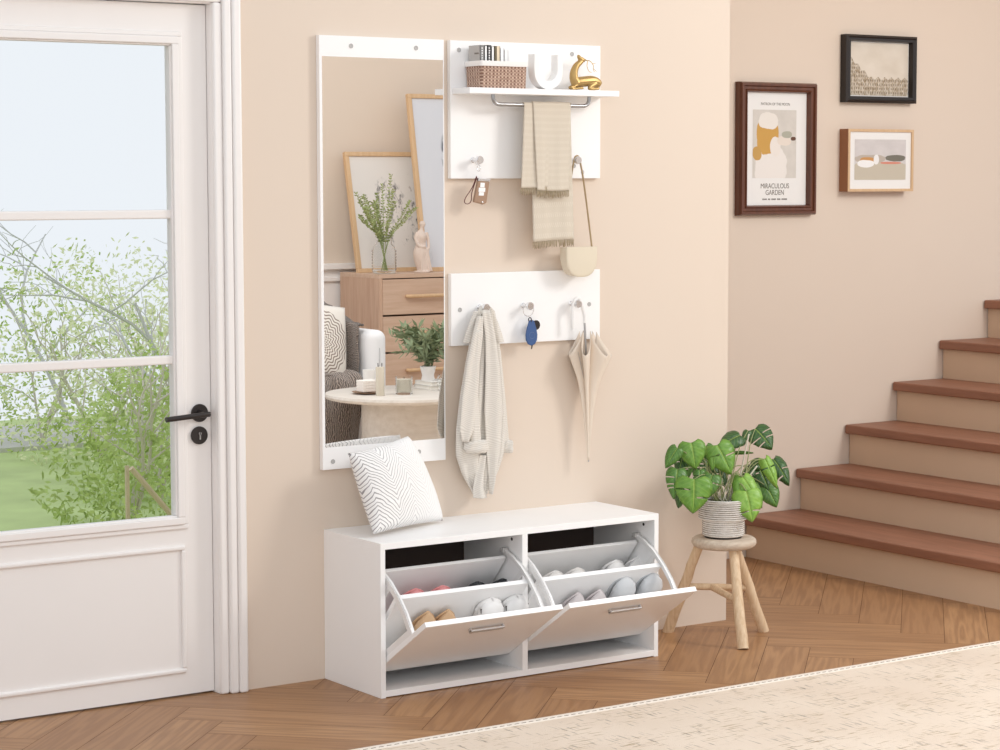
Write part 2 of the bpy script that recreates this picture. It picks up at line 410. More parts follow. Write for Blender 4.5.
# ------------------------------------------------------------------ stairs in the alcove
st = empty('staircase', (2.51, .95, 0), 'staircase with brown wooden treads and beige risers climbing to the right', 'staircase')
RX = [2.51, 2.80, 3.07, 3.34, 3.61, 3.88]; TZ = [.173, .340, .504, .668, .832, .996]
for i in range(6):
    MB().box(RX[i], RX[i]+.32 if i < 5 else 4.3, -.55, .955, 0 if i == 0 else TZ[i-1]-.002, TZ[i]-.036).build('riser', M['riser'], st)
    MB().box(RX[i]-.028, (RX[i+1]+.002) if i < 5 else 4.3, -.56, .955, TZ[i]-.037, TZ[i]).build('tread', M['tread'], st, bevel=.006, bseg=3)
# ------------------------------------------------------------------ pictures on the alcove wall
WY = .96
M['mat'] = mat('white_mount_board', (240, 238, 235), .8); M['ink'] = mat('grey_print_ink', (120, 112, 104), .8)
def text(s, x, z, y, size, m, parent, serif=1.0):
    cu = bpy.data.curves.new('t', 'FONT'); cu.body = s; cu.size = size; cu.align_x = 'CENTER'; cu.extrude = .0002
    to = bpy.data.objects.new('t', cu); COL.objects.link(to); dg = bpy.context.evaluated_depsgraph_get()
    me = bpy.data.meshes.new_from_object(to.evaluated_get(dg)); bpy.data.objects.remove(to)
    o = bpy.data.objects.new('lettering', me); me.materials.clear(); me.materials.append(m); COL.objects.link(o); o.parent = parent
    o.location = Vector((x, y, z))-origin(parent); o.rotation_euler = (PI/2, 0, 0); o.scale = (serif, 1, 1); return o
def mitred(x0, x1, z0, z1, prof, yb):   # picture-frame moulding, prof = [(inset, depth towards the room)]
    mb = MB(); rings = []
    for (i, d) in prof: rings.append([(x0+i, yb-d, z0+i), (x1-i, yb-d, z0+i), (x1-i, yb-d, z1-i), (x0+i, yb-d, z1-i)])
    return mb.loft(rings, cap=False)
X0, X1, Z0, Z1 = 2.440, 2.846, 1.377, 1.905
pic = empty('framed_poster', ((X0+X1)/2, WY, Z0), 'large poster in a stepped brown wooden frame on the wall above the plant', 'picture')
mitred(X0, X1, Z0, Z1, [(0, 0), (0, .026), (.006, .038), (.014, .038), (.018, .030), (.028, .030), (.032, .036), (.036, .034), (.040, .014), (.040, .004)], WY).build('frame', M['walnut'], pic)
MB().box(X0+.03, X1-.03, WY-.012, WY-.002, Z0+.03, Z1-.03).build('mount', M['mat'], pic)
def printmat(name, layers, bgc):          # blobs of flat colour in UV space: (cx, cy, rx, ry, colour)
    m = mat(name, bgc, .8); t = NT(m); v = t.coord('UV'); n = t.noise(v, 5, 3); x, y, _ = t.sep(v)
    c = t.mix(t.ramp(n, .3, .7), bgc, tuple(max(0, k-10) for k in bgc))
    for (cx, cy, rx, ry, col) in layers:
        dx = t.math('POWER', t.math('ABSOLUTE', t.math('DIVIDE', t.math('SUBTRACT', x, cx), rx)), 2.4)
        dy = t.math('POWER', t.math('ABSOLUTE', t.math('DIVIDE', t.math('SUBTRACT', y, cy), ry)), 2.4)
        d = t.math('ADD', t.math('ADD', dx, dy), t.math('MULTIPLY', t.math('SUBTRACT', n, .5), 1.1))
        c = t.mix(t.ramp(d, 1.06, .94), c, col)
    t.base(c); return m
def panel(x0, x1, z0, z1, y): return MB().add([(x0,y,z0),(x1,y,z0),(x1,y,z1),(x0,y,z1)], [(0,1,2,3)], [(0,0),(1,0),(1,1),(0,1)])
pm = printmat('poster_print', [(.42, .16, .36, .34, (238, 232, 226)), (.34, .62, .25, .27, (206, 160, 84)), (.36, .84, .22, .12, (236, 230, 222)), (.52, .46, .12, .14, (238, 230, 222)),
     (.72, .55, .16, .07, (232, 220, 208)), (.78, .64, .12, .05, (178, 176, 160)), (.10, .36, .10, .10, (200, 158, 90)), (.93, .58, .06, .03, (104, 72, 56))], (220, 214, 206))
panel(2.521, 2.752, 1.525, 1.797, WY-.0125).build('print', pm, pic, recalc=False, label='abstract ochre and white print')
text('PATRON OF THE MOON', 2.640, 1.815, WY-.0125, .0150, M['ink'], pic, .92)
text('MIRACULOUS', 2.640, 1.484, WY-.0125, .0285, M['ink'], pic, .86)
text('GARDEN', 2.640, 1.458, WY-.0125, .0285, M['ink'], pic, .86)
mb = MB()
for k in range(22):
    if k in (4, 7, 12, 16): continue
    mb.box(2.575+k*.006, 2.579+k*.006, WY-.013, WY-.0122, 1.4375, 1.4435)
mb.build('small_print', M['ink'], pic)
def blackpic():
    x0, x1, z0, z1 = 3.0, 3.40, 1.834, 2.110
    e = empty('framed_etching', ((x0+x1)/2, WY, z0), 'black framed etching of a town street, highest picture on the right wall', 'picture')
    mitred(x0, x1, z0, z1, [(0, 0), (0, .034), (.008, .042), (.014, .036), (.024, .036), (.027, .012)], WY).build('frame', M['black'], e)
    m = mat('etching_print', (224, 214, 200), .8); t = NT(m); v = t.coord('UV'); x, y, _ = t.sep(v)
    ns = t.noise(t.coord('UV', (30, 12, 1)), 1, 4, .7); sky = t.noise(v, 3, 2)
    roof = t.math('ADD', t.math('MULTIPLY', t.math('SUBTRACT', .38, x), 1.1), .30); roof = t.math('MAXIMUM', roof, .30)
    roof = t.math('ADD', roof, t.math('MULTIPLY', t.math('PINGPONG', t.math('MULTIPLY', x, 9), .5), .12))
    ins = t.math('LESS_THAN', y, roof); win = t.math('MULTIPLY', t.math('GREATER_THAN', t.math('FRACT', t.math('MULTIPLY', x, 26)), .55), t.math('GREATER_THAN', t.math('FRACT', t.math('MULTIPLY', y, 13)), .45))
    c = t.mix(t.ramp(sky, .3, .7), (226, 216, 202), (214, 202, 186))
    c = t.mix(t.math('MULTIPLY', ins, t.ramp(ns, .35, .65)), c, (150, 128, 98)); c = t.mix(t.math('MULTIPLY', t.math('MULTIPLY', ins, win), .55), c, (92, 80, 62)); t.base(c)
    MB().box(x0+.02, x1-.02, WY-.012, WY-.002, z0+.02, z1-.02).build('mount', M['mat'], e)
    panel(x0+.03, x1-.03, z0+.03, z1-.03, WY-.0125).build('print', m, e, recalc=False)
    x0, x1, z0, z1 = 3.0, 3.37, 1.469, 1.725
    e = empty('framed_photograph', ((x0+x1)/2, WY, z0), 'light wood box frame with a pastel print, below the black framed etching', 'picture')
    mitred(x0, x1, z0, z1, [(0, 0), (0, .05)], WY).build('frame_side', mat('box_frame_side', (158, 106, 72), .6), e, label='brown side of the frame')
    mitred(x0, x1, z0, z1, [(0, .05), (.0, .053), (.011, .053), (.011, .046)], WY).build('frame_front', M['frame_oak'], e)
    MB().box(x0+.008, x1-.008, WY-.047, WY-.002, z0+.008, z1-.008).build('mount', M['mat'], e)
    pm = printmat('pastel_print', [(.5, .2, .7, .24, (200, 190, 172)), (.30, .52, .30, .10, (190, 178, 166)), (.25, .50, .14, .06, (204, 150, 92)), (.22, .40, .16, .09, (244, 242, 240)), (.42, .50, .05, .12, (240, 238, 236)), (.7, .42, .2, .03, (214, 140, 120)), (.8, .54, .2, .08, (120, 116, 104))], (216, 210, 208))
    panel(x0+.040, x1-.04, z0+.048, z1-.042, WY-.0475).build('print', pm, e, recalc=False)
blackpic()

# ------------------------------------------------------------------ rug
mb = MB().grid(lambda u, v: (-.95+5.6*u, -5.0+(4.147)*v, .009), 40, 32); mb.box(-.95, 4.65, -5.0, -.853, .0005, .0088)
rug = one('rug', mb, M['rug'], 'cream woven area rug with brown flecks lying on the herringbone floor', 'rug', recalc=False)
frame_mb(0, 1, 0, 1, .1, 0, 1)
mb = MB()
for (x0, x1, y0, y1) in ((-.97, 4.67, -.856, -.824), (-.97, 4.67, -5.03, -4.997), (-.97, -.947, -4.997, -.856), (4.647, 4.67, -4.997, -.856)): mb.box(x0, x1, y0, y1, .0005, .012)
mb.build('border', M['rugedge'], rug, bevel=.004, bseg=3)
mb = MB()
for k in range(230): mb.box(-.96+k*.0245, -.946+k*.0245, -.8502, -.8475, .0118, .0128)
mb.build('stitching', M['stitch'], rug)

# ------------------------------------------------------------------ mirror
mx0, mx1, mz0, mz1 = -.012, .431, .646, 1.9526
mir = empty('wall_mirror', ((mx0+mx1)/2, 0, mz0), 'tall frameless-sided mirror with white top and bottom bands on the wall', 'mirror')
mb = MB().box(mx0, mx1, -.016, -.001, mz0, mz1); mb.box(mx0, mx1, -.0198, -.016, 1.890, mz1).box(mx0, mx1, -.0198, -.016, mz0, .714).box(mx0, mx0+.009, -.0198, -.016, .714, 1.890).box(mx1-.003, mx1, -.0198, -.016, .714, 1.890)
mb.build('backing_board', M['white'], mir)
gm = mat('silver_mirror', (243, 241, 238), 0.0, 1)
for n_ in list(gm.node_tree.nodes):
    if n_.type in ('TEX_NOISE', 'MIX', 'BUMP'): gm.node_tree.nodes.remove(n_)
gm.node_tree.nodes['Principled BSDF'].inputs['Base Color'].default_value = (.92, .91, .895, 1)
MB().box(mx0+.009, mx1-.003, -.0192, -.0158, .714, 1.890).build('mirror_glass', gm, mir)
def cap(x, z, y, parent, name='screw_cap'):
    mb = MB(); mb.M = Matrix.Translation((x, y, z)) @ Matrix.Rotation(PI/2, 4, 'X')
    mb.lathe([(0, 0), (.0072, 0), (.0072, .0015), (.0055, .0015), (.0052, .0006), (0, .0006)], seg=20); mb.build(name, M['grey'], parent, smooth=35)
for x, z in ((.098, 1.923), (.329, 1.924), (.332, .678), (.023, .670)): cap(x, z, -.0198, mir)

# ------------------------------------------------------------------ coat rack with shelf, hook board
def hook(x, z, y, parent):
    mb = MB(); mb.M = Matrix.Translation((x, y, z)) @ Matrix.Rotation(PI/2, 4, 'X')
    mb.lathe([(0, 0), (.0085, 0), (.0085, .003), (.0072, .004), (.0072, .028), (.0088, .030), (.0125, .032), (.0125, .042), (.0112, .044), (0, .044)], seg=24)
    return mb.build('hook', M['chrome'], parent, smooth=35)
ax0, ax1 = .4549, 1.0365; BY = -.019
rack = empty('shelf_coat_rack', ((ax0+ax1)/2, 0, 1.525), 'white square wall rack with a shelf, chrome rail and two hooks', 'coat rack')
MB().box(ax0, ax1, BY, -.001, 1.525, 1.9524).build('back_panel', M['white'], rack, bevel=.0012)
SY = -.118; SZ = 1.8045
MB().box(ax0+.006, ax1+.002, SY, BY, SZ-.0185, SZ).build('shelf', M['white'], rack, bevel=.001)
ry = -.072; xa, xb = at(493, 104, ry).x, at(589, 104, ry).x; zt, zr = SZ-.0185, at(540, 105.2, ry).z
pth = [(xa, ry, zt)] + [(xa+.022*(1-math.cos(t)), ry, zr+.022*(1-math.sin(t))) for t in [i*PI/12 for i in range(7)]] + [(xb-.022*(1-math.sin(t)), ry, zr+.022*(1-math.cos(t))) for t in [i*PI/12 for i in range(7)]] + [(xb, ry, zt)]
MB().tube(pth, .0062, 12).build('towel_rail', mat('rail_steel', (172, 172, 174), .3, 1), rack, smooth=50)
HZ1 = 1.583
for x in (.538, .918): hook(x, HZ1, BY, rack)
cap(.922, 1.923, BY, rack); cap(.487, 1.923, BY, rack)
cap(.93, 1.565, BY, rack)
bd = empty('hook_board', ((ax0+ax1)/2, 0, 1.0018), 'white rectangular hook board with three chrome hooks under the shelf rack', 'coat rack')
MB().box(ax0, ax1, BY, -.001, 1.0018, 1.229).build('back_panel', M['white'], bd, bevel=.0012)
HZ2 = 1.121
HX2 = (.560, .729, .919)
for x in HX2: hook(x, HZ2, BY, bd)
cap(.487, 1.115, BY, bd); cap(.992, 1.116, BY, bd)
# ------------------------------------------------------------------ things on the shelf
def rrect(x0, x1, y0, y1, r, z, n=4):
    out = []
    for cx, cy, a0 in ((x1-r, y1-r, 0), (x0+r, y1-r, 90), (x0+r, y0+r, 180), (x1-r, y0+r, 270)):
        for k in range(n+1):
            a = math.radians(a0+90*k/n); out.append((cx+r*math.cos(a), cy+r*math.sin(a), z))
    return out
yf, yb_ = -.110, -.022
bx0, bx1 = at(481, 87, yf).x, at(527.5, 87, yf).x
wick = mat('wicker', (196, 160, 138), .8); t = NT(wick); v = t.coord('Object')
x_, y_, z_ = t.sep(v)
h1 = t.math('SINE', t.math('MULTIPLY', t.math('ADD', x_, y_), 470.0)); h2 = t.math('SINE', t.math('MULTIPLY', z_, 620.0)); wn = t.noise(v, 90, 3, .7)
hh = t.math('ADD', t.math('MULTIPLY', t.math('ADD', t.math('MULTIPLY', h1, h2), t.math('MULTIPLY', h1, .6)), .4), wn)
t.base(t.mix(t.ramp(hh, .1, .9), (134, 100, 84), (218, 188, 168))); t.bump(hh, .9, .003)
zb0, zb1 = SZ, at(500, 61, yf).z
bk = empty('storage_basket', ((bx0+bx1)/2, (yf+yb_)/2, SZ), 'woven brown storage basket with a white liner rim on the wall shelf', 'basket')
mb = MB(); rings = []
for k in range(9):
    f = k/8; i = .002*(1-f)-.0012*math.sin(k*PI/1.0)
    rings.append(rrect(bx0+i, bx1-i, yf+i, yb_-i, .008, zb0+(zb1-.010-zb0)*f))
rings += [rrect(bx0+.004, bx1-.004, yf+.004, yb_-.004, .006, zb1-.010), rrect(bx0+.006, bx1-.006, yf+.006, yb_-.006, .005, zb0+.006)]
mb.loft(rings).build('basket_body', wick, bk, smooth=50)
M['linen'] = mat('white_liner_cloth', (246, 242, 238), .9, bump=.3, bscale=400)
mb = MB(); e_ = .0025
mb.loft([rrect(bx0+.003, bx1-.003, yf+.003, yb_-.003, .008, zb0+.010), rrect(bx0-e_, bx1+e_, yf-e_, yb_+e_, .009, zb1-.016), rrect(bx0-e_-.001, bx1+e_+.001, yf-e_-.001, yb_+e_+.001, .009, zb1-.006), rrect(bx0-e_, bx1+e_, yf-e_, yb_+e_, .009, zb1), rrect(bx0+.003, bx1-.003, yf+.003, yb_-.003, .007, zb1), rrect(bx0+.006, bx1-.006, yf+.006, yb_-.006, .006, zb0+.02)][1:], cap=False)
mb.build('liner_rim', M['linen'], bk, smooth=60)
M['pages'] = mat('book_pages', (244, 240, 232), .9)
BKS = [(481, 485.5, (128, 126, 124), 45, 'grey book with a dark spine, first book from the left in the basket', 1), (485.7, 488.2, (247, 247, 246), 46, 'slim white book between the two dark-spined books in the basket', 0),
       (488.5, 492.3, (58, 56, 56), 45, 'dark-spined book with white lettering marks in the middle of the basket', 1), (492.6, 495.2, (246, 245, 243), 46.5, 'slim white book beside the olive book in the basket', 0),
       (495.4, 497.2, (112, 100, 70), 46, 'thin olive-brown book in the basket', 0), (497.4, 501.0, (232, 214, 184), 46, 'cream book right of the olive book in the basket', 0),
       (501.3, 505.0, (248, 248, 248), 48, 'white book right of the cream book in the basket', 0), (505.2, 509.2, (244, 244, 243), 50, 'shortest white book, last on the right in the basket', 0)]
for i, (p0, p1, col, py, lab, mark) in enumerate(BKS):
    yy = -.094; x0, x1 = at(p0-1, 60, yy).x, at(p1-1, 60, yy).x; z1 = at(p0, py, yy).z; z0 = SZ+.0072
    bm_ = mat('book_cover', col, .5); b = empty('book', ((x0+x1)/2, -.07, z0), lab, 'book', 'books in the shelf basket')
    mb = MB().box(x0, x1, yy, yy+.0012, z0, z1).box(x0, x0+.0012, yy, -.031, z0, z1).box(x1-.0012, x1, yy, -.031, z0, z1)
    mb.build('cover', bm_, b)
    MB().box(x0+.0012, x1-.0012, yy+.0012, -.033, z0+.001, z1-.0015).build('pages', M['pages'], b)
    if mark:
        mb = MB(); xm = (x0+x1)/2; R = random.Random(i)
        for k in range(6): mb.box(xm-.0022, xm+.0022-R.random()*.0015, yy-.0004, yy, z1-.012-k*.0075, z1-.008-k*.0075+R.random()*.002)
        mb.build('spine_lettering', M['white'], b)
    if i == 0:
        MB().box(x0-.0006, x0, yy+.001, -.032, z0+.001, z1-.001).build('side_cover', mat('grey_cover', (188, 184, 180), .6), b)
        mb = MB()
        for k in range(5): mb.box(x0-.001, x0-.0004, yy+.006+k*.005, yy+.0095+k*.005, z1-.0275, z1-.0225)
        mb.build('cover_lettering', M['ink'], b)
# U-shaped vase
yf = -.103; xl, xr = at(534.4, 87, yf).x, at(563, 87, yf).x; z1 = at(540, 54, yf).z; zi = at(548, 81, yf).z; ww = (xr-xl)/2; xc = (xl+xr)/2
iw = (at(557.4, 70, yf).x-at(539.8, 70, yf).x)/2; z0 = SZ; zc = z0+ww; zic = zi+iw
out = [(-ww, z1)]+[(-ww*math.cos(a), zc-ww*math.sin(a)) for a in [PI*k/24 for k in range(25)]]+[(ww, z1)]
inn = [(iw, z1)]+[(iw*math.cos(a), zic-iw*math.sin(a)) for a in [PI*k/24 for k in range(25)]]+[(-iw, z1)]
mb = MB(); n = len(out); pts = []
for (q, yy) in ((out, yf), (inn[::-1], yf), (inn[::-1], yf+.034), (out, yf+.034)): pts.append([(xc+x, yy, z) for x, z in q])
rows = [[pts[r][i] for r in range(4)] for i in range(n)]
mb.loft(rows).build; 
one('arch_vase', mb, mat('matt_white_ceramic', (246, 245, 243), .7, bump=.05, bscale=150), 'white U-shaped ceramic vase on the wall shelf between basket and deer', 'vase', bevel=.0012, smooth=40)
# deer
def D(zx, zy, Y): return at(520+zx/11.11, 45+zy/11.11, Y)
YD = -.072
mb = MB()
mb.tube(smoothpath([D(600, 440, YD), D(640, 415, YD), D(720, 405, YD), D(800, 400, YD), D(850, 415, YD), D(878, 445, YD)], 5), [.0110+.0060*math.sin(PI*min(1, .15+k/32)) for k in range(26)], 12)
mb.tube(smoothpath([D(622, 425, YD), D(600, 370, YD), D(600, 300, YD), D(625, 235, YD), D(665, 195, YD), D(690, 175, YD)], 4), [.0165-.0095*k/20 for k in range(21)], 12)
mb.tube([D(715, 172, YD), D(690, 168, YD), D(664, 150, YD), D(648, 122, YD), D(643, 112, YD)], [.006, .0088, .0078, .0052, .003], 10)
mb.tube([D(700, 165, YD+.004), D(735, 160, YD+.008)], [.0028, .0012], 6).tube([D(700, 165, YD-.004), D(728, 176, YD-.008)], [.0028, .0012], 6)
mb.tube(smoothpath([D(640, 440, YD-.010), D(600, 462, YD-.013), D(570, 466, YD-.014), D(590, 487, YD-.014), D(660, 480, YD-.014), D(700, 478, YD-.013)], 4), .0038, 8)
mb.tube(smoothpath([D(640, 440, YD+.008), D(590, 455, YD+.010), D(550, 470, YD+.010), D(570, 486, YD+.010), D(640, 484, YD+.008)], 4), .0038, 8)
mb.tube(smoothpath([D(840, 430, YD-.008), D(800, 450, YD-.012), D(770, 480, YD-.014), D(820, 487, YD-.014), D(880, 484, YD-.013)], 4), [.0085-.0045*k/16 for k in range(17)], 8)
mb.tube(smoothpath([D(850, 430, YD+.006), D(840, 470, YD+.010), D(880, 484, YD+.010)], 4), .0045, 8)
mb.tube([D(872, 440, YD), D(890, 450, YD), D(882, 470, YD)], [.003, .003, .0015], 6)
gold = mat('satin_gold', (188, 156, 102), .42, .8)
deer = empty('deer_figurine', D(720, 490, YD), 'gold reclining deer figurine with antlers at the right end of the shelf', 'figurine')
mb.build('body', gold, deer, remesh=.0011)
mb = MB()
for s in (-1, 1):
    yy = YD+s*.006
    mb.tube(smoothpath([D(715, 175, yy), D(750, 175, yy+s*.004), D(745, 235, yy+s*.006), D(765, 290, yy+s*.006), D(795, 305, yy+s*.006)], 5), [.0016-.0009*k/20 for k in range(21)], 6)
    mb.tube(smoothpath([D(735, 172, yy), D(780, 180, yy+s*.006), D(815, 225, yy+s*.008), D(815, 275, yy+s*.008), D(830, 300, yy+s*.008)], 5), [.0015-.0008*k/20 for k in range(21)], 6)
    mb.tube([D(800, 212, yy+s*.007), D(840, 202, yy+s*.009)], [.0011, .0006], 5).tube([D(817, 265, yy+s*.008), D(850, 296, yy+s*.009)], [.0011, .0006], 5)
mb.build('antlers', gold, deer)

# ------------------------------------------------------------------ scarf over the rail
def clothmat(name, c1, c2, sc=(26, 60, 1), st=.6):
    m = mat(name, c1, .95, sheen=.2); t = NT(m); v = t.coord('UV'); x, y, _ = t.sep(v)
    row = t.math('PINGPONG', t.math('MULTIPLY', y, sc[1]/4), .5)
    dia = t.math('SINE', t.math('ADD', t.math('MULTIPLY', x, sc[0]*5.0), t.math('MULTIPLY', y, sc[1]*2.2)))
    f = t.math('MULTIPLY', t.math('GREATER_THAN', row, .28), t.ramp(dia, -.2, .6))
    n = t.noise(t.coord('Object'), 700, 1)
    f2 = t.math('ADD', t.math('MULTIPLY', f, .6), t.math('MULTIPLY', n, .5))
    t.base(t.mix(f2, c1, c2)); t.bump(f2, st, .0015); return m
M['scarf'] = clothmat('scarf_weave', (211, 199, 181), (224, 214, 198), st=.4)
M['fringe'] = mat('scarf_fringe', (176, 160, 134), .95)
sc = empty('scarf', (at(552, 104, ry).x, ry, zr), 'beige patterned scarf with fringed ends folded over the chrome rail', 'scarf')
mb = MB(); R = random.Random(5)
def drop(top, bot, pyb, yo, back=False, ph=0):
    """one fall of the scarf: over the rail and down to photo row pyb"""
    sg = 1 if back else -1
    yy = ry+sg*yo; xt0, xt1 = at(top[0], 104, yy).x, at(top[1], 104, yy).x; zb = at(bot[0], pyb, yy).z; xb0, xb1 = at(bot[0], pyb, yy).x, at(bot[1], pyb, yy).x
    L = zr+.0+yo*.2-zb
    def fn(u, v):
        if v < .12:
            a = (v/.12)*PI/2; y = ry+sg*yo*math.sin(a); z = zr+yo*math.cos(a); f = 0
        else:
            f = (v-.12)/.88; y = yy; z = zr-(zr-zb)*f
        x = (xt0+(xb0-xt0)*f)*(1-u)+(xt1+(xb1-xt1)*f)*u
        return (x, y+sg*(.0022*f**.5*math.sin(u*9+ph+f*1.5)*(1 if f > 0 else 0)-.0006*math.sin(u*25)*f), z-.003*f*math.sin(u*3+ph))
    mb.grid(fn, 26, 46)
    k = int(abs(xb1-xb0)/.0042); fr = MB()
    for i in range(k+1):
        u = i/k; p = Vector(fn(u, 1)); q = p+Vector((R.gauss(0, .0015), R.gauss(0, .001), -.018-R.random()*.006))
        fr.tube([p, (p+q)/2+Vector((R.gauss(0, .001), 0, 0)), q], [.0014, .0016, .001], 5)
    fr.build('fringe', M['fringe'], sc, smooth=180)
drop((533, 570.5), (537, 569), 190, .0105, False, 0)
drop((524, 560), (521, 556), 187, .0075, False, 1)
drop((531, 570), (533, 573.5), 241, .0085, True, 2)
mb.build('scarf_cloth', M['scarf'], sc, smooth=180, solid=.0022, recalc=False)

# ------------------------------------------------------------------ shoulder bag
YB = -.052; hx2 = .918
leather = mat('cream_leather', (226, 214, 192), .5, bump=.12, bscale=260, var=.03)
bagx0, bagx1 = at(567, 250, -.082).x, at(597.5, 250, -.082).x; bz1 = at(582, 247.5, -.082).z; bz0 = at(582, 277, -.082).z
xc = (bagx0+bagx1)/2; hw = (bagx1-bagx0)/2; hh = bz1-bz0
bag = empty('shoulder_bag', (xc, -.06, bz0), 'small cream half-moon shoulder bag hanging by its long strap', 'bag')
def dshape(k, y, dz=0):
    pts = [(xc-hw*k, y, bz1+dz)]
    for i in range(25):
        a = PI*i/24; c, s = math.cos(a), math.sin(a)
        pts.append((xc-hw*k*(abs(c)**.72)*(1 if c > 0 else -1), y, bz1-.026-(hh-.026)*k*(s**.9)))
    pts.append((xc+hw*k, y, bz1+dz)); return pts
mb = MB(); mb.loft([dshape(.90, -.040), dshape(.97, -.043), dshape(.985, -.060), dshape(.97, -.072), dshape(.93, -.074)]); mb.build('pouch', leather, bag, smooth=40)
mb = MB(); mb.loft([dshape(.96, -.0745, .002), dshape(1, -.075, .002), dshape(1, -.080, .002), dshape(.975, -.0815, .001), dshape(.9, -.0825)]); mb.build('flap', leather, bag, smooth=40)
strapm = mat('tan_strap', (190, 166, 130), .5)
for s in (-1, 1):
    top = Vector((hx2+s*.006, YB, HZ1+.012)) ; bot = Vector((xc+s*hw*.93, -.058, bz1-.004))
    mb = MB().tube(smoothpath([(hx2, YB, HZ1+.0155), (hx2+s*.008, YB, HZ1+.010), (hx2+s*.014, YB, HZ1-.01), top.lerp(bot, .25)+Vector((s*.006, 0, 0)), top.lerp(bot, .6)+Vector((s*.004, 0, 0)), bot], 6), .0042, 8, flat=.5)
    sp = mb.build('strap', strapm, bag, smooth=60)
    if s == 1:
        c = top.lerp(bot, .17)+Vector((.007, 0, 0)); mb = MB(); mb.M = Matrix.Translation(c) @ Matrix.Rotation(PI/2, 4, 'X'); mb.tube([(.0055*math.cos(a), .0055*math.sin(a), 0) for a in [2*PI*k/16 for k in range(16)]], .0012, 6, closed=True)
        mb.build('buckle', M['steel'], sp)
    mb = MB(); mb.box(bot.x-.004, bot.x+.004, -.062, -.053, bz1-.016, bz1+.002); mb.build('strap_loop', leather, bag, bevel=.0015)

# ------------------------------------------------------------------ keys on the hooks
def ring(mb, c, r, th, nrm='Y', seg=24):
    mb.M = Matrix.Translation(c) @ (Matrix.Rotation(PI/2, 4, 'X') if nrm == 'Y' else Matrix.Rotation(PI/2, 4, 'Y'))
    mb.tube([(r*math.cos(a), r*math.sin(a), 0) for a in [2*PI*k/seg for k in range(seg)]], th, 6, closed=True); mb.M = None; return mb
K = empty('key_case', (.538, -.05, HZ1-.07), 'brown leather key case with a dark red wrist loop on the top left hook', 'key case')
ky = -.048
mb = MB(); ring(mb, (.538, ky, HZ1-.003), .0115, .0009); ring(mb, (.540, ky, HZ1-.026), .0095, .0012, 'X'); mb.build('split_ring', M['chrome'], K, smooth=60)
def cas(Y): return [at(476.2, 181, Y), at(488.0, 181.5, Y), at(485.0, 203, Y), at(481.5, 204.5, Y), at(472, 202.0, Y)]
p = cas(ky); c0 = p[0]; mb = MB(); mb.add(p+[q+Vector((0, -.011, 0)) for q in p], [(0,1,2,3,4), (9,8,7,6,5)]+[(i, (i+1) % 5, (i+1) % 5+5, i+5) for i in range(5)])
kc = mb.build('case', mat('tan_key_leather', (164, 132, 108), .5, bump=.2, bscale=300), K, bevel=.0035, bseg=3)
ky2 = ky-.0113
mb = MB()
for (a, b, c, d) in ((480.5, 182.6, 484.8, 187.3), (478.8, 187.6, 485.4, 191.8), (479.0, 192, 484.0, 195.5)):
    q = [at(a, b, ky2), at(c, b+.3, ky2), at(c-.4, d+.2, ky2), at(a-.4, d, ky2)]; q2 = [k+Vector((0, -.0006, 0)) for k in q]; mb.add(q+q2, [(0,1,2,3), (7,6,5,4)]+[(i, (i+1) % 4, (i+1) % 4+4, i+4) for i in range(4)])
mb.build('white_patch', M['white'], kc, label='white patches on the case')
p = at(482.4, 202.2, ky2); mb = MB(); mb.M = Matrix.Translation(p) @ Matrix.Rotation(PI/2, 4, 'X'); mb.lathe([(0, 0), (.003, 0), (.003, .001), (0, .0015)], seg=12); mb.build('rivet', M['chrome'], kc)
q = [at(477, 178, ky), at(489, 179, ky), at(488, 181.5, ky), at(476.5, 181, ky)]; q2 = [k+Vector((0, -.011, 0)) for k in q]
MB().add(q+q2, [(0,1,2,3), (7,6,5,4)]+[(i, (i+1) % 4, (i+1) % 4+4, i+4) for i in range(4)]).build('metal_cap', M['chrome'], K, bevel=.001)
MB().tube(smoothpath([at(476.5, 176, ky), at(472.5, 187, ky), at(466, 197, ky), at(464.5, 202, ky), at(467.5, 204, ky), at(471, 201, ky), at(472, 192, ky), at(477, 177, ky)], 5), .0019, 7, flat=.6).build('wrist_loop', mat('dark_red_cord', (96, 40, 42), .6), K, smooth=60)
K = empty('key_ring', (.729, -.05, HZ2-.07), 'key ring with a blue teardrop tag on the middle hook of the board', 'keys')
mb = MB(); ring(mb, (.729, ky, HZ2-.013), .0205, .0012); mb.build('split_ring', M['chrome'], K, smooth=60)
hk = at(530, 334, ky)
mb = MB(); mb.M = Matrix.Translation((hk.x, ky, hk.z))
prof = [(0, .052), (.008, .050), (.012, .041), (.018, .024), (.0225, .004), (.021, -.013), (.013, -.026), (0, -.031)]
poly = prof+[(-x, z) for x, z in prof[-2:0:-1]]
mb.prism([(x, z-.006) for x, z in poly], (0, -.004, 0), (1, 0, 0), (0, 0, 1), (0, -1, 0), .007)
tg = mb.build('blue_tag', mat('blue_plastic', (62, 92, 142), .4), K, bevel=.0025, bseg=3, smooth=40, label='blue teardrop tag')
mb = MB(); ring(mb, (hk.x, ky-.0113, hk.z-.004), .0105, .0007); mb.build('tag_rim', mat('blue_rim', (96, 120, 160), .4), tg)
c = at(535.5, 325, ky+.006); mb = MB(); mb.M = Matrix.Translation((c.x, ky+.006, c.z)) @ Matrix.Rotation(PI/2, 4, 'X')
mb.lathe([(0, 0), (.015, 0), (.0155, .0012), (.0155, .004), (0, .004)], seg=20); mb.M = None
mb.tube([at(534, 333, ky+.006), at(531.5, 349, ky+.006)], [.0034, .0018], 8); mb.build('key', M['black'], K, smooth=40)
mb = MB(); ring(mb, (at(530, 320, ky-.004).x, ky-.004, at(530, 320, ky).z), .008, .0017, 'X'); mb.build('clasp', M['black'], K)

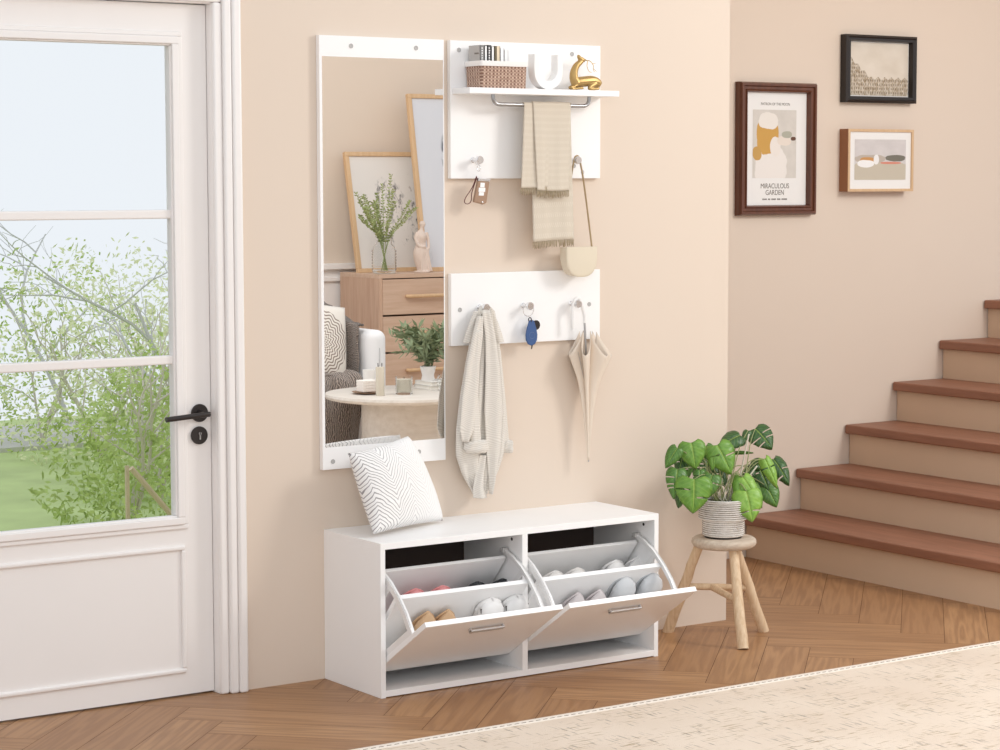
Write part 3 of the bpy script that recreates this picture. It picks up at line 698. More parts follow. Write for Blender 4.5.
# ------------------------------------------------------------------ coat
fab = mat('striped_linen', (226, 218, 206), .95, sheen=.2); t = NT(fab); v = t.coord('Object'); n = t.noise(v, 9, 2); x, y, z = t.sep(v)
s_ = t.math('SINE', t.math('ADD', t.math('MULTIPLY', t.math('ADD', z, t.math('MULTIPLY', n, .06)), 980.0), t.math('MULTIPLY', x, 240.0)))
t.base(t.mix(t.ramp(s_, -.7, .7), (214, 207, 197), (229, 223, 214))); t.bump(t.noise(v, 60, 3), .35, .004)
cy = -.058
cz = at(485, 307, cy).z
coat = empty('coat', (.56, -.05, cz-.1), 'striped cream linen jacket with rolled cuffs hanging on the left hook of the board', 'jacket')
def garment(tab, yc, dep, ph, nf, amp, name, N=44):
    """tab rows: photo y, left px, right px, half depth"""
    rings = []; m = 34
    for i in range(m+1):
        py = tab[0][0]+(tab[-1][0]-tab[0][0])*i/m
        l = interp([(r[0], r[1]) for r in tab], py); r_ = interp([(r[0], r[2]) for r in tab], py); d = interp([(r[0], r[3]) for r in tab], py)
        a, b = at(l, py, yc), at(r_, py, yc); rg = []
        for k in range(N):
            th = 2*PI*k/N; cx = math.cos(th); sy = math.sin(th)
            x = (a.x+b.x)/2+(b.x-a.x)/2*cx; fold = amp*math.sin(nf*(cx*1.0)+ph+py*.012)*abs(sy)**.5*min(1, d/.015)
            y = yc-(d*sy if sy > 0 else d*.45*sy)-fold*(1 if sy > 0 else .1)
            rg.append((x, min(y, -.004 if py > 345 else -.022), a.z+(b.z-a.z)*k/N*0))
        rings.append(rg)
    return MB().loft(rings).build(name, fab, coat, smooth=180)
garment([(306, 480, 489, .008), (312, 477.5, 494, .016), (330, 472, 497, .022), (360, 466, 500, .026), (395, 460, 504, .03), (430, 456, 506, .03), (455, 455.5, 505, .028), (475, 462, 498, .022), (492, 472, 489, .012), (495, 473, 487, .008)], -.045, 0, .6, 11, .007, 'body')
def panelc(rows, y0, ph, name, amp=.004):
    def fn(u, v):
        py = rows[0][0]+(rows[-1][0]-rows[0][0])*v
        l = interp([(r[0], r[1]) for r in rows], py); r_ = interp([(r[0], r[2]) for r in rows], py)
        yy = y0-interp([(r[0], r[3]) for r in rows], py)
        p = at(l+(r_-l)*u, py, yy); return (p.x, yy-amp*math.sin(u*8+ph+v*2)-.010*math.sin(PI*u), p.z)
    return MB().grid(fn, 16, 40).build(name, fab, coat, smooth=180, solid=.003, recalc=False)
panelc([(316, 477, 482, .004), (335, 472, 482, .012), (365, 466, 479, .016), (400, 461, 478, .018), (430, 459, 474, .018), (442, 462, 468, .016)], -.062, .3, 'front_panel')
panelc([(310, 481, 489, .006), (335, 484.5, 495, .014), (370, 485, 500, .018), (410, 484, 503, .02), (450, 486, 501, .018), (480, 489, 495, .014), (494, 489.5, 490.5, .01)], -.062, 1.3, 'front_panel')
panelc([(311, 474, 480, 0), (322, 469.5, 478, .004), (334, 465, 474, .006), (343, 462.5, 471, .006)], -.048, 0, 'collar', .002)
panelc([(308, 488, 491, 0), (322, 490, 498, .004), (334, 491, 502, .006), (342, 493, 504, .006)], -.048, 2, 'collar', .002)
panelc([(455, 479, 486, .006), (475, 475, 484, .006), (488, 473, 484, .006), (498, 473.5, 487, .006)], -.062, 2, 'hem_tail', .003)
for (top, mid, bot, r, cw, chh) in (((478, 330), (474, 390), (476, 446), .021, .037, .019), ((499, 350), (503, 400), (506, 446), .013, .020, .019)):
    ys = -.080 if cw > .03 else -.045
    a, b, c = at(*top, ys), at(*mid, ys), at(*bot, ys)
    pth = smoothpath([a, b, c], 8); n_ = len(pth); seg = 18; rings = []
    for i, p in enumerate(pth):
        rr = r*(.45+.55*i/n_); rings.append([(p.x+rr*math.cos(q), p.y+rr*.5*math.sin(q)*(1+.25*math.sin(q*4+i*.3)), p.z) for q in [2*PI*k/seg for k in range(seg)]])
    sl = MB().loft(rings).build('sleeve', fab, coat, smooth=180)
    rings = []
    for i in range(9):
        f = i/8; k = 1+.20*math.sin(PI*f)*(1 if cw > .03 else .8)+.05*math.sin(f*11)
        rings.append([(c.x+cw*k*math.cos(q)*(1-.12*abs(f-.5)), c.y+.022*k*math.sin(q)*(1+.2*math.sin(q*5+f*4)), c.z+chh*(.9-2*f)*(1+.12*math.cos(q)*.8)) for q in [2*PI*j/24 for j in range(24)]])
    MB().loft(rings).build('rolled_cuff', fab, sl, smooth=180)

# ------------------------------------------------------------------ umbrella
um = empty('umbrella', (.93, -.06, 1.0), 'half-open cream umbrella hanging handle up on the right hook of the board', 'umbrella')
YU = -.052; rim = at(587, 345, YU); tip = at(588.5, 460, YU); ax = (tip-rim)
canopy = mat('cream_canopy', (228, 213, 196), .7, sheen=.2, bump=.05); inner = mat('canopy_lining', (196, 186, 176), .8)
N = 128; rings = []; m = 30
RAD = [(0, .086), (.12, .068), (.25, .047), (.4, .032), (.6, .0190), (.8, .010), (.95, .0048), (1, .003)]
for i in range(m+1):
    f = i/m; R0 = interp(RAD, f); c = rim+ax*f; rg = []
    for k in range(N):
        th = 2*PI*k/N+.35; lob = abs(math.cos(3*th)); deep = min(1, (1-f)*1.3)
        rr = R0*((.34+.66*lob**1.3)*deep+(1-deep)*(.7+.3*lob)); rr *= 1+.16*math.cos(th+.2)*deep
        z = c.z - .034*(rr/R0)*(1-f)**3 + .060*(1-lob)*(1-f)**3
        x = c.x+rr*math.cos(th); y = c.y-rr*.62*math.sin(th)
        rg.append((x, min(y, -.0215 if z > 1.0 else -.003), z))
    rings.append(rg)
mb = MB().loft(rings, cap=False); mb.build('canopy', canopy, um, smooth=180, solid=.0016, recalc=False)
hx3 = HX2[2]; sh = at(584.3, 318, YU)
MB().tube([sh, (rim.x-.002, YU, rim.z-.05), tip, tip+Vector((.0, 0, -.006))], [.0036, .0036, .0026, .0015], 10).build('shaft', M['steel'], um, smooth=60)
MB().tube(smoothpath([sh+Vector((0, 0, -.016)), sh+Vector((0, 0, .01)), (hx3+.0115, YU, HZ2+.0115), (hx3, YU, HZ2+.0175), (hx3-.0125, YU, HZ2+.009), (hx3-.0185, YU, HZ2-.014), (hx3-.0185, YU, HZ2-.06), (hx3-.016, YU, HZ2-.082)], 6), .0055, 12).build('handle', M['plast'], um, smooth=60)
mb = MB()
for k in range(3):
    th = k*PI/3*2+.6; mb.tube([(rim.x+.05*math.cos(th), YU-.03*math.sin(th), rim.z-.02), (rim.x, YU, rim.z-.16)], .0009, 5)
mb.build('ribs', M['steel'], um)

# ------------------------------------------------------------------ shoe cabinet
CW, CD, CH = 1.0367, .3313, .4614; T = .0165
cb = empty('shoe_cabinet', (CW/2, -CD/2, 0), 'low white two-bay shoe cabinet with both tilt-out flaps open, standing against the wall', 'shoe cabinet')
MB().box(0, T, -CD, 0, 0, CH-.0195).build('side_panel', M['white'], cb, bevel=.0008)
MB().box(CW-T, CW, -CD, 0, 0, CH-.0195).build('side_panel', M['white'], cb, bevel=.0008)
MB().box(.0, CW, -CD, 0, CH-.0195, CH).build('top_panel', M['white'], cb, bevel=.0008)
MB().box(T, CW-T, -CD, -.004, .003, .0215).build('bottom_panel', M['white'], cb, bevel=.0008)
MB().box(.507, .527, -CD, -.006, .0215, CH-.0195).build('divider', M['white'], cb, bevel=.0008)
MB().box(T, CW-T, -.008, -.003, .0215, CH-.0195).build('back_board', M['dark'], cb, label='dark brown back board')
for x in (.507, CW-T):
    mb = MB(); mb.M = Matrix.Translation((x, -.275, .421)) @ Matrix.Rotation(-PI/2, 4, 'Y'); mb.lathe([(0, 0), (.005, 0), (.005, .0008), (0, .0008)], seg=14); mb.build('peg_hole', M['black'], cb)
def yzpoly(mb, poly, x0, x1): return mb.prism(poly, (x0, 0, 0), (0, 1, 0), (0, 0, 1), (1, 0, 0), x1-x0)
def band(a, b, w0, side=1):
    a, b = Vector(a), Vector(b); d = (b-a).normalized(); n_ = Vector((-d.y, d.x))*w0*side; return [tuple(a), tuple(b), tuple(b+n_), tuple(a+n_)]
A, B = (-.548, .2465), (-.262, .062)
flaps = []
for bi, (x0, x1) in enumerate(((.0195, .5045), (.5295, 1.0175))):
    mb = yzpoly(MB(), band(B, A, .016, -1), x0, x1)
    fl = mb.build('flip_door', M['white'], cb, bevel=.0008)
    xm = (x0+x1)/2 - .002
    # handle: slim bar on two feet, on the outer face
    d = (Vector(A)-Vector(B)).normalized(); nn = Vector((-d.y, d.x)); nn = nn if nn.y < 0 else -nn    # outward: down and towards the room
    c = Vector(A)-d*.060; mb = MB()
    for s in (-1, 1): yzpoly(mb, band(tuple(c-d*.007+nn*.0), tuple(c+d*.007), .012, 1 if (Vector((-d.y, d.x))-nn).length < .01 else -1), xm+s*.058-.002, xm+s*.058+.002)
    yzpoly(mb, band(tuple(c-d*.008+nn*.007), tuple(c+d*.008+nn*.007), .0060, 1 if (Vector((-d.y, d.x))-nn).length < .01 else -1), xm-.060, xm+.060)
    mb.build('handle', mat('satin_bar', (214, 214, 214), .35, .6), fl, bevel=.0012, label='brushed steel bar handle')
    yzpoly(MB(), band((-.215, .112), (-.380, .301), .015, -1), x0+.008, x1-.008).build('shoe_shelf', M['white'], fl, bevel=.0008)
    yzpoly(MB(), band((-.088, .160), (-.258, .361), .011, -1), x0+.008, x1-.008).build('rear_shelf', M['white'], fl, bevel=.0008)
    yzpoly(yzpoly(MB(), band((-.262, .082), (-.205, .118), .006, 1), x0+.008, x1-.008), band((-.216, .118), (-.078, .168), .006, 1), x0+.008, x1-.008).build('shelf_base', M['white'], fl)
    for s, xs in ((0, x0+.0015), (1, x1-.0075)):
        arc = [(-.245, .392), (-.295, .375), (-.345, .347), (-.392, .310), (-.432, .268), (-.462, .224), (-.474, .204)]
        mb = MB(); o_ = [Vector(p) for p in arc]; ctr = Vector((-.26, .16)); i_ = [p+(ctr-p).normalized()*.020 for p in o_]
        poly = [tuple(p) for p in o_]+[tuple(p) for p in i_[::-1]]
        for k in range(len(arc)-1): yzpoly(mb, [tuple(o_[k]), tuple(o_[k+1]), tuple(i_[k+1]), tuple(i_[k])], xs+.001, xs+.0052)
        # raised outer rim of the bracket, then its struts
        j_ = [p+(ctr-p).normalized()*.006 for p in o_]
        for k in range(len(arc)-1): yzpoly(mb, [tuple(o_[k]), tuple(o_[k+1]), tuple(j_[k+1]), tuple(j_[k])], xs-.006 if s else xs, xs+.006 if s else xs+.012)
        yzpoly(mb, band((-.470, .214), (-.285, .0945), .020, 1), xs+.0005, xs+.0056); yzpoly(mb, band((-.352, .330), (-.215, .190), .018, 1), xs+.0015, xs+.0046)
        yzpoly(mb, band((-.215, .190), (-.262, .085), .016, 1), xs+.0018, xs+.0042)
        mb.build('side_bracket', M['plast'], fl, label='curved white plastic bracket')
        mb = MB().box(xs+(-.014 if s else 0), xs+(.007 if s else .016), -.262, -.242, .378, .392); mb.build('pivot_block', M['grey'], fl, bevel=.002)

# ------------------------------------------------------------------ shoes
def shoe(kind, tipx, tipy, Y, ang, up, sole, lining, label, group, L=.145, detail=None, hi=None):
    tp = at(tipx, tipy, Y); a, b = math.cos(math.radians(ang)), math.sin(math.radians(ang))
    Mx = Matrix(((-1, 0, 0), (0, -a, b), (0, b, a))).to_4x4() @ Matrix.Rotation(PI, 4, 'Y')
    HW = {'sneaker': [(0, .018), (.08, .030), (.25, .034), (.5, .036), (.72, .043), (.86, .040), (.94, .030), (.985, .016), (1, .003)],
          'pointed': [(0, .014), (.08, .026), (.25, .030), (.5, .033), (.68, .038), (.80, .032), (.90, .020), (.97, .008), (1, .002)],
          'slipper': [(0, .018), (.08, .030), (.3, .034), (.6, .040), (.78, .042), (.9, .035), (.97, .018), (1, .004)]}[kind]
    HT = {'sneaker': [(0, .050), (.1, .070), (.3, .068), (.5, .066), (.68, .056), (.85, .046), (.95, .034), (1, .018)],
          'pointed': [(0, .040), (.1, .052), (.3, .048), (.5, .046), (.7, .042), (.85, .030), (.95, .018), (1, .009)],
          'slipper': [(0, .030), (.2, .032), (.4, .046), (.6, .056), (.8, .048), (.93, .032), (1, .014)]}[kind]
    e = bpy.data.objects.new(kind if kind != 'pointed' else 'pointed_flat', None); COL.objects.link(e)
    e.name = {'sneaker': 'sneaker', 'pointed': 'pointed_flat_shoe', 'slipper': 'slipper'}[kind]; tag(e, label, 'shoe', group)
    d = Vector((0, -a, b)); e.matrix_world = Matrix.Translation(tp-d*L+Vector((0, b, a))*.02) @ Mx
    def rings(z0f, z1f, grow, n=28, lo=0, hi=1):
        out = []
        for i in range(n+1):
            s = lo+(hi-lo)*i/n; s2 = s if s > .02 else .0
            w_ = interp(HW, s)*(1+grow*.0)+grow; h0 = z0f; h1 = z1f if z1f is not None else interp(HT, s); rg = []
            for k in range(20):
                th = 2*PI*k/20; c, q = math.cos(th), math.sin(th)
                zz = (h0+h1)/2+(h1-h0)/2*(abs(q)**.75)*(1 if q > 0 else -1)
                rg.append((w_*(abs(c)**.6 if z1f is not None else abs(c)**.8)*(1 if c > 0 else -1), L*s, zz))
            out.append(rg)
        return out
    MB().loft(rings(0, .018 if kind == 'sneaker' else .007, .0025)).build('sole', sole, e, smooth=50, local=True)
    MB().loft(rings(.005, None, 0)).build('upper', up, e, smooth=180, local=True)
    # opening, dark lining and collar
    hi = hi or {'sneaker': .50, 'pointed': .66, 'slipper': .5}[kind]
    def op(k, dz):
        r_ = []
        for i in range(24):
            th = 2*PI*i/24; s = .05+(hi-.05)*(.5+.5*math.cos(th)*k); r_.append((interp(HW, s)*.66*math.sin(th)*k, L*s, interp(HT, s)+dz-.12*abs(interp(HW, s)*.66*math.sin(th)*k)))
        return r_
    MB().loft([op(1, .0012), op(.6, .0012), op(.05, .0012)]).build('lining', lining, e, smooth=180, local=True)
    MB().tube(op(1.03, .0), .0028, 6, closed=True).build('collar', up, e, smooth=180, local=True)
    if detail == 'laces':
        mb = MB()
        for k in range(5):
            s = .60+k*.055; z = interp(HT, s); mb.tube([(-.017, L*s, z-.003), (0, L*s+.003, z+.003), (.017, L*s, z-.003)], .0022, 6)
        mb.build('laces', M['plast'], e, smooth=60, local=True)
        for sx in (-1, 1): MB().tube(smoothpath([(sx*.027, L*.60, .050), (sx*.037, L*.74, .038), (sx*.040, L*.86, .024)], 5), .0026, 6).build('side_stripe', M['black'], e, smooth=60, local=True, label='dark side stripe')
    return e
def sm(name, c, r=.6): return mat(name, c, r, var=.04, vscale=30, bump=.1, bscale=300)
tan = sm('tan_suede', (206, 170, 132)); wht = sm('white_shoe_leather', (236, 234, 232), .5); dk = sm('dark_lining', (42, 38, 38)); pink = sm('pink_felt', (226, 148, 148)); blk = sm('black_felt', (52, 54, 58))
lil = sm('pale_mauve_leather', (206, 198, 198)); gry = sm('pale_grey_felt', (204, 206, 208)); pale = sm('off_white_fabric', (232, 228, 224)); lg = sm('light_lining', (190, 186, 182)); beige = sm('beige_lining', (170, 150, 130))
YL, YH = -.364, -.262
shoe('pointed', 430.5, 616, YL, 50, tan, tan, dk, 'tan pointed flat shoe at the far left of the lower row, left flap', 'tan pointed shoes')
shoe('pointed', 451, 614, YL, 50, tan, tan, dk, 'tan pointed flat shoe next to the white sneakers, left flap', 'tan pointed shoes')
shoe('sneaker', 494, 602, YL, 50, wht, wht, lg, 'white sneaker with dark stripe in the middle of the left flap', 'white sneakers', detail='laces')
shoe('sneaker', 519, 599, YL, 50, wht, wht, lg, 'white sneaker with dark stripe nearest the right bracket of the left flap', 'white sneakers', detail='laces')
shoe('slipper', 418, 593, YH, 52, pink, pink, blk, 'pink slipper at the left of the upper row in the left flap', 'pink slippers', L=.165, hi=.84)
shoe('slipper', 445, 590, YH, 52, pink, pink, blk, 'pink slipper beside the dark slippers in the left flap', 'pink slippers', L=.165, hi=.84)
shoe('slipper', 480, 586, YH, 52, blk, blk, dk, 'black slipper next to the pink slippers in the left flap', 'black slippers', L=.165, hi=.84)
shoe('slipper', 505, 583, YH, 52, blk, blk, dk, 'black slipper at the right end of the upper row, left flap', 'black slippers', L=.165, hi=.84)
shoe('pointed', 581, 597, YL, 50, lil, lil, dk, 'pale mauve pointed shoe at the left of the lower row, right flap', 'pale mauve pointed shoes')
shoe('pointed', 602.5, 594, YL, 50, lil, lil, dk, 'pale mauve pointed shoe beside the grey slippers, right flap', 'pale mauve pointed shoes')
shoe('slipper', 628, 580, YL-.008, 50, gry, gry, lg, 'tall pale grey slipper in the middle of the right flap', 'pale grey slippers', L=.17)
shoe('slipper', 655, 576.5, YL-.008, 50, gry, gry, lg, 'tall pale grey slipper nearest the right end of the right flap', 'pale grey slippers', L=.17)
shoe('slipper', 558, 575, YH, 52, pale, pale, lg, 'small off-white slipper at the left of the upper row, right flap', 'small off-white slippers', L=.165)
shoe('slipper', 580, 572, YH, 52, pale, pale, lg, 'small off-white slipper, second in the upper row of the right flap', 'small off-white slippers', L=.165)
redl = sm('red_lining', (170, 60, 56))
shoe('slipper', 619, 564, YH, 52, wht, wht, redl, 'larger white slipper with a red lining in the upper row, right flap', 'larger white slippers', L=.17)
shoe('slipper', 641, 561, YH, 52, wht, wht, beige, 'larger white slipper at the right end of the upper row, right flap', 'larger white slippers', L=.17)

# ------------------------------------------------------------------ cushion
cm = mat('chevron_cushion', (246, 244, 242), .9, sheen=.2); t = NT(cm); v = t.coord('UV'); x, y, _ = t.sep(v); n = t.noise(v, 4, 2)
zz = t.math('ADD', t.math('ABSOLUTE', t.math('SUBTRACT', t.math('PINGPONG', t.math('ADD', x, .17), .44), .22)), t.math('MULTIPLY', n, .14))
s_ = t.math('SINE', t.math('MULTIPLY', t.math('ADD', t.math('MULTIPLY', zz, 1.3), y), 118.0))
fade = t.math('MULTIPLY', t.ramp(x, .85, .1), .9)
t.base(t.mix(t.math('MULTIPLY', t.ramp(s_, .55, .9), t.math('ADD', fade, .10)), (247, 245, 243), (150, 146, 146)))
t.bump(t.noise(t.coord('Object'), 300, 2), .2)
BL, BR, TL, TR = Vector((.034, -.236, .474)), Vector((.372, -.095, .468)), Vector((.014, -.125, .706)), Vector((.278, -.042, .733))
nrm = ((BR-BL).cross(TL-BL)).normalized(); nrm = nrm if nrm.y < 0 else -nrm
def pil(side):
    def fn(u, v):
        p = BL*(1-u)*(1-v)+BR*u*(1-v)+TL*(1-u)*v+TR*u*v
        e1, e2 = 1-(2*u-1)**2, 1-(2*v-1)**2
        th = .066*(e1*e2)**.40
        c = (BL+BR+TL+TR)/4; pull = .045*((2*u-1)**2*e2+(2*v-1)**2*e1)
        p = p+(c-p)*pull*.9
        return p+nrm*side*th*(1 if side > 0 else .55)+nrm*.0012*math.sin(u*23+v*17)*(e1*e2)
    return fn
mb = MB().grid(pil(1), 36, 36).grid(pil(-1), 36, 36)
o = one('cushion', mb, cm, 'white throw cushion with grey chevron lines leaning on the shoe cabinet top', 'cushion', smooth=180)
bm = bmesh.new(); bm.from_mesh(o.data); bmesh.ops.remove_doubles(bm, verts=bm.verts, dist=.0004); bmesh.ops.recalc_face_normals(bm, faces=bm.faces); bm.to_mesh(o.data); bm.free()

# ------------------------------------------------------------------ stool
SX, SYY, SH = 1.395, -.228, .340
stl = empty('wooden_stool', (SX, SYY, 0), 'small three-legged rustic wooden stool under the potted plant', 'stool')
mb = MB().lathe([(0, SH-.034), (.090, SH-.034), (.102, SH-.029), (.108, SH-.018), (.106, SH-.007), (.098, SH-.001), (.085, SH), (0, SH)], (SX, SYY, 0), 48); mb.build('seat', M['stoolseat'], stl, smooth=50)
legs = [((SX-.065, SYY+.045), (1.306, -.045)), ((SX+.005, SYY-.060), (1.318, -.415)), ((SX+.055, SYY+.015), (1.575, -.225))]
legs[1] = ((SX-.012, SYY-.060), (1.330, -.405))
lp = []
for (a, b) in legs:
    A_, B_ = Vector((a[0], a[1], SH-.022)), Vector((b[0], b[1], 0.0)); lp.append((A_, B_)); R = random.Random(int(a[0]*1000))
    P = [A_.lerp(B_, k/8)+Vector((R.gauss(0, .0012), R.gauss(0, .0012), 0))*(0 < k < 8) for k in range(9)]
    MB().tube(P, [.0155+.0035*k/8 for k in range(9)], 16).build('leg', M['stoolleg'], stl, smooth=60)
zz_ = .155
def on_leg(i, z): A_, B_ = lp[i]; return A_.lerp(B_, (A_.z-z)/A_.z)
a, c, b = on_leg(0, zz_+.01), on_leg(2, zz_), on_leg(1, zz_-.008)
MB().tube([a, a.lerp(c, .5), c], [.0105, .012, .0105], 12).build('stretcher', M['stoolleg'], stl, smooth=60)
MB().tube([a.lerp(c, .42), b], [.0115, .0105], 12).build('stretcher', M['stoolleg'], stl, smooth=60)

# ------------------------------------------------------------------ potted monstera
PX, PY = SX-.003, SYY
pl = empty('potted_monstera', (PX, PY, SH), 'green split-leaf plant in a ribbed white ceramic pot on the wooden stool', 'potted plant')
prof = [(0, 0), (.060, 0), (.066, .003)]
z = .004
for k in range(8): prof += [(.0665, z), (.0705, z+.0025), (.0705, z+.0048), (.0665, z+.0066)]; z += .0068
prof += [(.078, z), ]
for k in range(9): prof += [(.0785, z+.0004), (.0835, z+.0026), (.0835, z+.0048), (.0785, z+.0068)]; z += .0070
prof += [(.080, z+.002), (.074, z+.003), (.072, z-.012), (.066, .012), (0, .012)]
PH = z+.003
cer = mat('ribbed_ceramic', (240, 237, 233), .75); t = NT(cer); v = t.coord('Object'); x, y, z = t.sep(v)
groove_shade = t.math('ADD', t.math('SINE', t.math('MULTIPLY', t.math('ADD', z, -.0075), 2*PI/.00695)), t.math('MULTIPLY', t.math('SUBTRACT', t.noise(v, 60, 3), .5), 1.2))
t.base(t.mix(t.ramp(groove_shade, -.25, -.85), (242, 239, 235), (168, 158, 148))); t.bump(t.noise(v, 160, 2), .3)  # shade in the grooves is painted into the ceramic colour
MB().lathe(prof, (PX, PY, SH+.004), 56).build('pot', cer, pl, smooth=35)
MB().lathe([(0, 0), (.062, 0), (.062, .0045), (0, .0045)], (PX, PY, SH), 40).build('saucer', M['black'], pl, label='thin black saucer')
MB().lathe([(0, PH-.014), (.072, PH-.014), (.070, PH-.008), (.04, PH-.004), (0, PH-.003)], (PX, PY, SH), 32).build('soil', mat('potting_soil', (46, 38, 34), 1, bump=.8, bscale=120), pl, smooth=60)
def leafmat(name, c1, c2):
    m = mat(name, c1, .38, spec=.45); t = NT(m); v = t.coord('UV'); x, y, _ = t.sep(v)
    rib = t.math('ABSOLUTE', t.math('SUBTRACT', x, .5)); mid = t.ramp(rib, .03, .012)
    vn = t.math('SINE', t.math('MULTIPLY', t.math('SUBTRACT', y, t.math('MULTIPLY', rib, .6)), 48.0))
    c = t.mix(t.ramp(t.noise(v, 4, 2), .35, .65), c1, c2); c = t.mix(t.math('MULTIPLY', t.ramp(vn, .9, 1), .25), c, (170, 196, 100)); c = t.mix(t.math('MULTIPLY', mid, .6), c, (176, 204, 110))
    t.base(c); t.bump(vn, .15, .001)
    t.b.inputs['Subsurface Weight'].default_value = 0; return m
LM = [leafmat('leaf_bright', (112, 156, 60), (88, 132, 44)), leafmat('leaf_mid', (84, 128, 52), (66, 106, 42)), leafmat('leaf_dark', (58, 96, 46), (44, 76, 36)), leafmat('leaf_fresh', (140, 182, 76), (114, 158, 58))]
WT = [(0, .30), (.06, .44), (.15, .52), (.3, .53), (.45, .48), (.6, .40), (.75, .28), (.87, .16), (.95, .07), (1, .004)]
stemm = mat('plant_stem', (146, 152, 104), .6, var=.15, vscale=40); stemw = mat('aerial_root', (206, 200, 182), .8)
#  photo x, y of the leaf's middle, depth, length px, width factor, tip angle in degrees (0 right, -90 down), tilt, material, slits
LEAVES = [(672, 456, -.22, 20, .62, -125, .3, 1, 0), (693.5, 454, -.24, 23, .95, -80, .2, 0, 0), (681, 462, -.20, 22, .55, -105, .5, 2, 2), (724, 457, -.26, 28, .85, -62, .3, 0, 1), (710, 453, -.20, 17, .7, -60, .4, 1, 0),
 (707, 468, -.18, 30, .95, -100, .3, 2, 3), (719, 470, -.17, 26, .7, -60, .4, 2, 2), (676, 481, -.25, 26, .65, -100, .4, 1, 3), (694, 494, -.31, 29, 1.0, -92, .15, 0, 1), (709, 485, -.29, 22, .75, -110, .3, 1, 1), (682, 491, -.22, 26, .55, -110, .6, 2, 2),
 (731, 439, -.20, 24, .72, -160, .3, 2, 0), (746, 435, -.20, 12, .6, -120, .5, 2, 0), (763, 436, -.18, 24, .95, -45, .2, 2, 2), (743, 451.5, -.20, 16, .22, 5, .2, 1, 0), (757, 463, -.15, 17, .7, -160, .4, 2, 1),
 (763, 475, -.17, 26, .85, -65, .2, 2, 1), (781, 469, -.15, 28, .6, -55, .3, 2, 1), (771, 471, -.24, 28, .42, -65, .3, 3, 1), (771, 494, -.20, 22, .85, -60, .2, 1, 0), (750, 487, -.31, 24, .62, -55, .3, 3, 0), (740, 487, -.29, 22, .6, -100, .3, 0, 0),
 (749.5, 504, -.33, 27, .9, -78, .2, 3, 1), (758, 494, -.22, 22, .4, -70, .5, 0, 0), (700, 478, -.26, 18, .6, -90, .5, 1, 1), (713, 461, -.24, 14, .6, -95, .3, 0, 0), (747, 476, -.16, 18, .6, -120, .3, 2, 1), (689, 467, -.19, 16, .5, -90, .4, 1, 1)]
for i, (px, py, Y, ln, wf, ang, tilt, mi, slits) in enumerate(LEAVES):
    R = random.Random(i*7+1); L = ln/305.0*1.12; a = math.radians(ang)
    t3 = (RT*math.cos(a)+UP*math.sin(a)); tw = -FW; wf *= 1.08
    Tt = (t3+tw*(tilt*R.choice((.6, 1))+(.45 if mi == 2 else .2))).normalized(); Nv = tw+UP*(.75 if mi == 2 else .5); Nn = (Nv-Tt*Nv.dot(Tt)).normalized(); Ww = Tt.cross(Nn)
    base = at(px, py, Y)-Tt*L*.46
    rows, cols = 26, 5; cut = {-1: set(), 1: set()}
    for s in (-1, 1):
        for _ in range(slits): cut[s].add(R.choice((8, 11, 14, 17)))
    mb = MB(); pts = {}; vs = []; uv = []; F = []
    def lp_(v, uu):                      # uu in -1..1
        wv = interp(WT, v)*wf*L*uu; back = .15*L*abs(uu)**1.6*(1-v)**3
        along = v*L-back
        return base+Tt*along+Ww*wv+Nn*(-.22*L*v*v-.16*L*uu*uu+.05*L*abs(uu)**.6+.012*L*math.sin(v*26)*abs(uu))
    for r_ in range(rows+1):
        for s in (-1, 1):
            for c in range(cols+1):
                pts[(r_, s, c)] = len(vs); vs.append(lp_(r_/rows, s*c/cols)); uv.append((.5+s*c/cols*.5, r_/rows))
    for r_ in range(rows):
        for s in (-1, 1):
            for c in range(cols):
                if r_ in cut[s] and c >= 1: continue
                q = (pts[(r_, s, c)], pts[(r_, s, c+1)], pts[(r_+1, s, c+1)], pts[(r_+1, s, c)]); F.append(q if s > 0 else q[::-1])
    mb.add(vs, F, uv); mb.build('leaf', LM[mi], pl, smooth=180, recalc=False, solid=.0006)
    root = Vector((PX+R.gauss(0, .022), PY+R.gauss(0, .018), SH+PH-.006)); midp = root.lerp(base, .55)+Vector((0, 0, .035+.02*R.random()))
    if base.z > SH+PH+.03: MB().tube(smoothpath([root, midp, base], 7), [.0022-.0008*k/14 for k in range(15)], 6).build('stem', stemm, pl, smooth=180)
    else: MB().tube(smoothpath([root, root.lerp(base, .5)+Vector((0, 0, .06)), base], 7), .0016, 6).build('stem', stemm, pl, smooth=180)
R = random.Random(9)
mb = MB()
for k in range(26):
    a0 = Vector((PX+R.gauss(0, .02), PY+R.gauss(0, .014)-.01, SH+PH-.008)); d = Vector((R.gauss(0, .022), R.gauss(0, .015), .04+.05*R.random()))
    mb.tube(smoothpath([a0, a0+d*.5+Vector((R.gauss(0, .008), 0, 0)), a0+d], 4), .0012, 5)
mb.build('aerial_roots', stemw, pl, smooth=180)
for (c0, c1) in (((737, 500), (749, 434)), ((733, 500), (757, 466))):
    MB().tube(smoothpath([at(c0[0], c0[1], PY), at(c0[0]*.6+c1[0]*.4-1, c0[1]*.6+c1[1]*.4, PY), at(*c1, PY)], 6), .0026, 7).build('stem', stemw, pl, smooth=180)
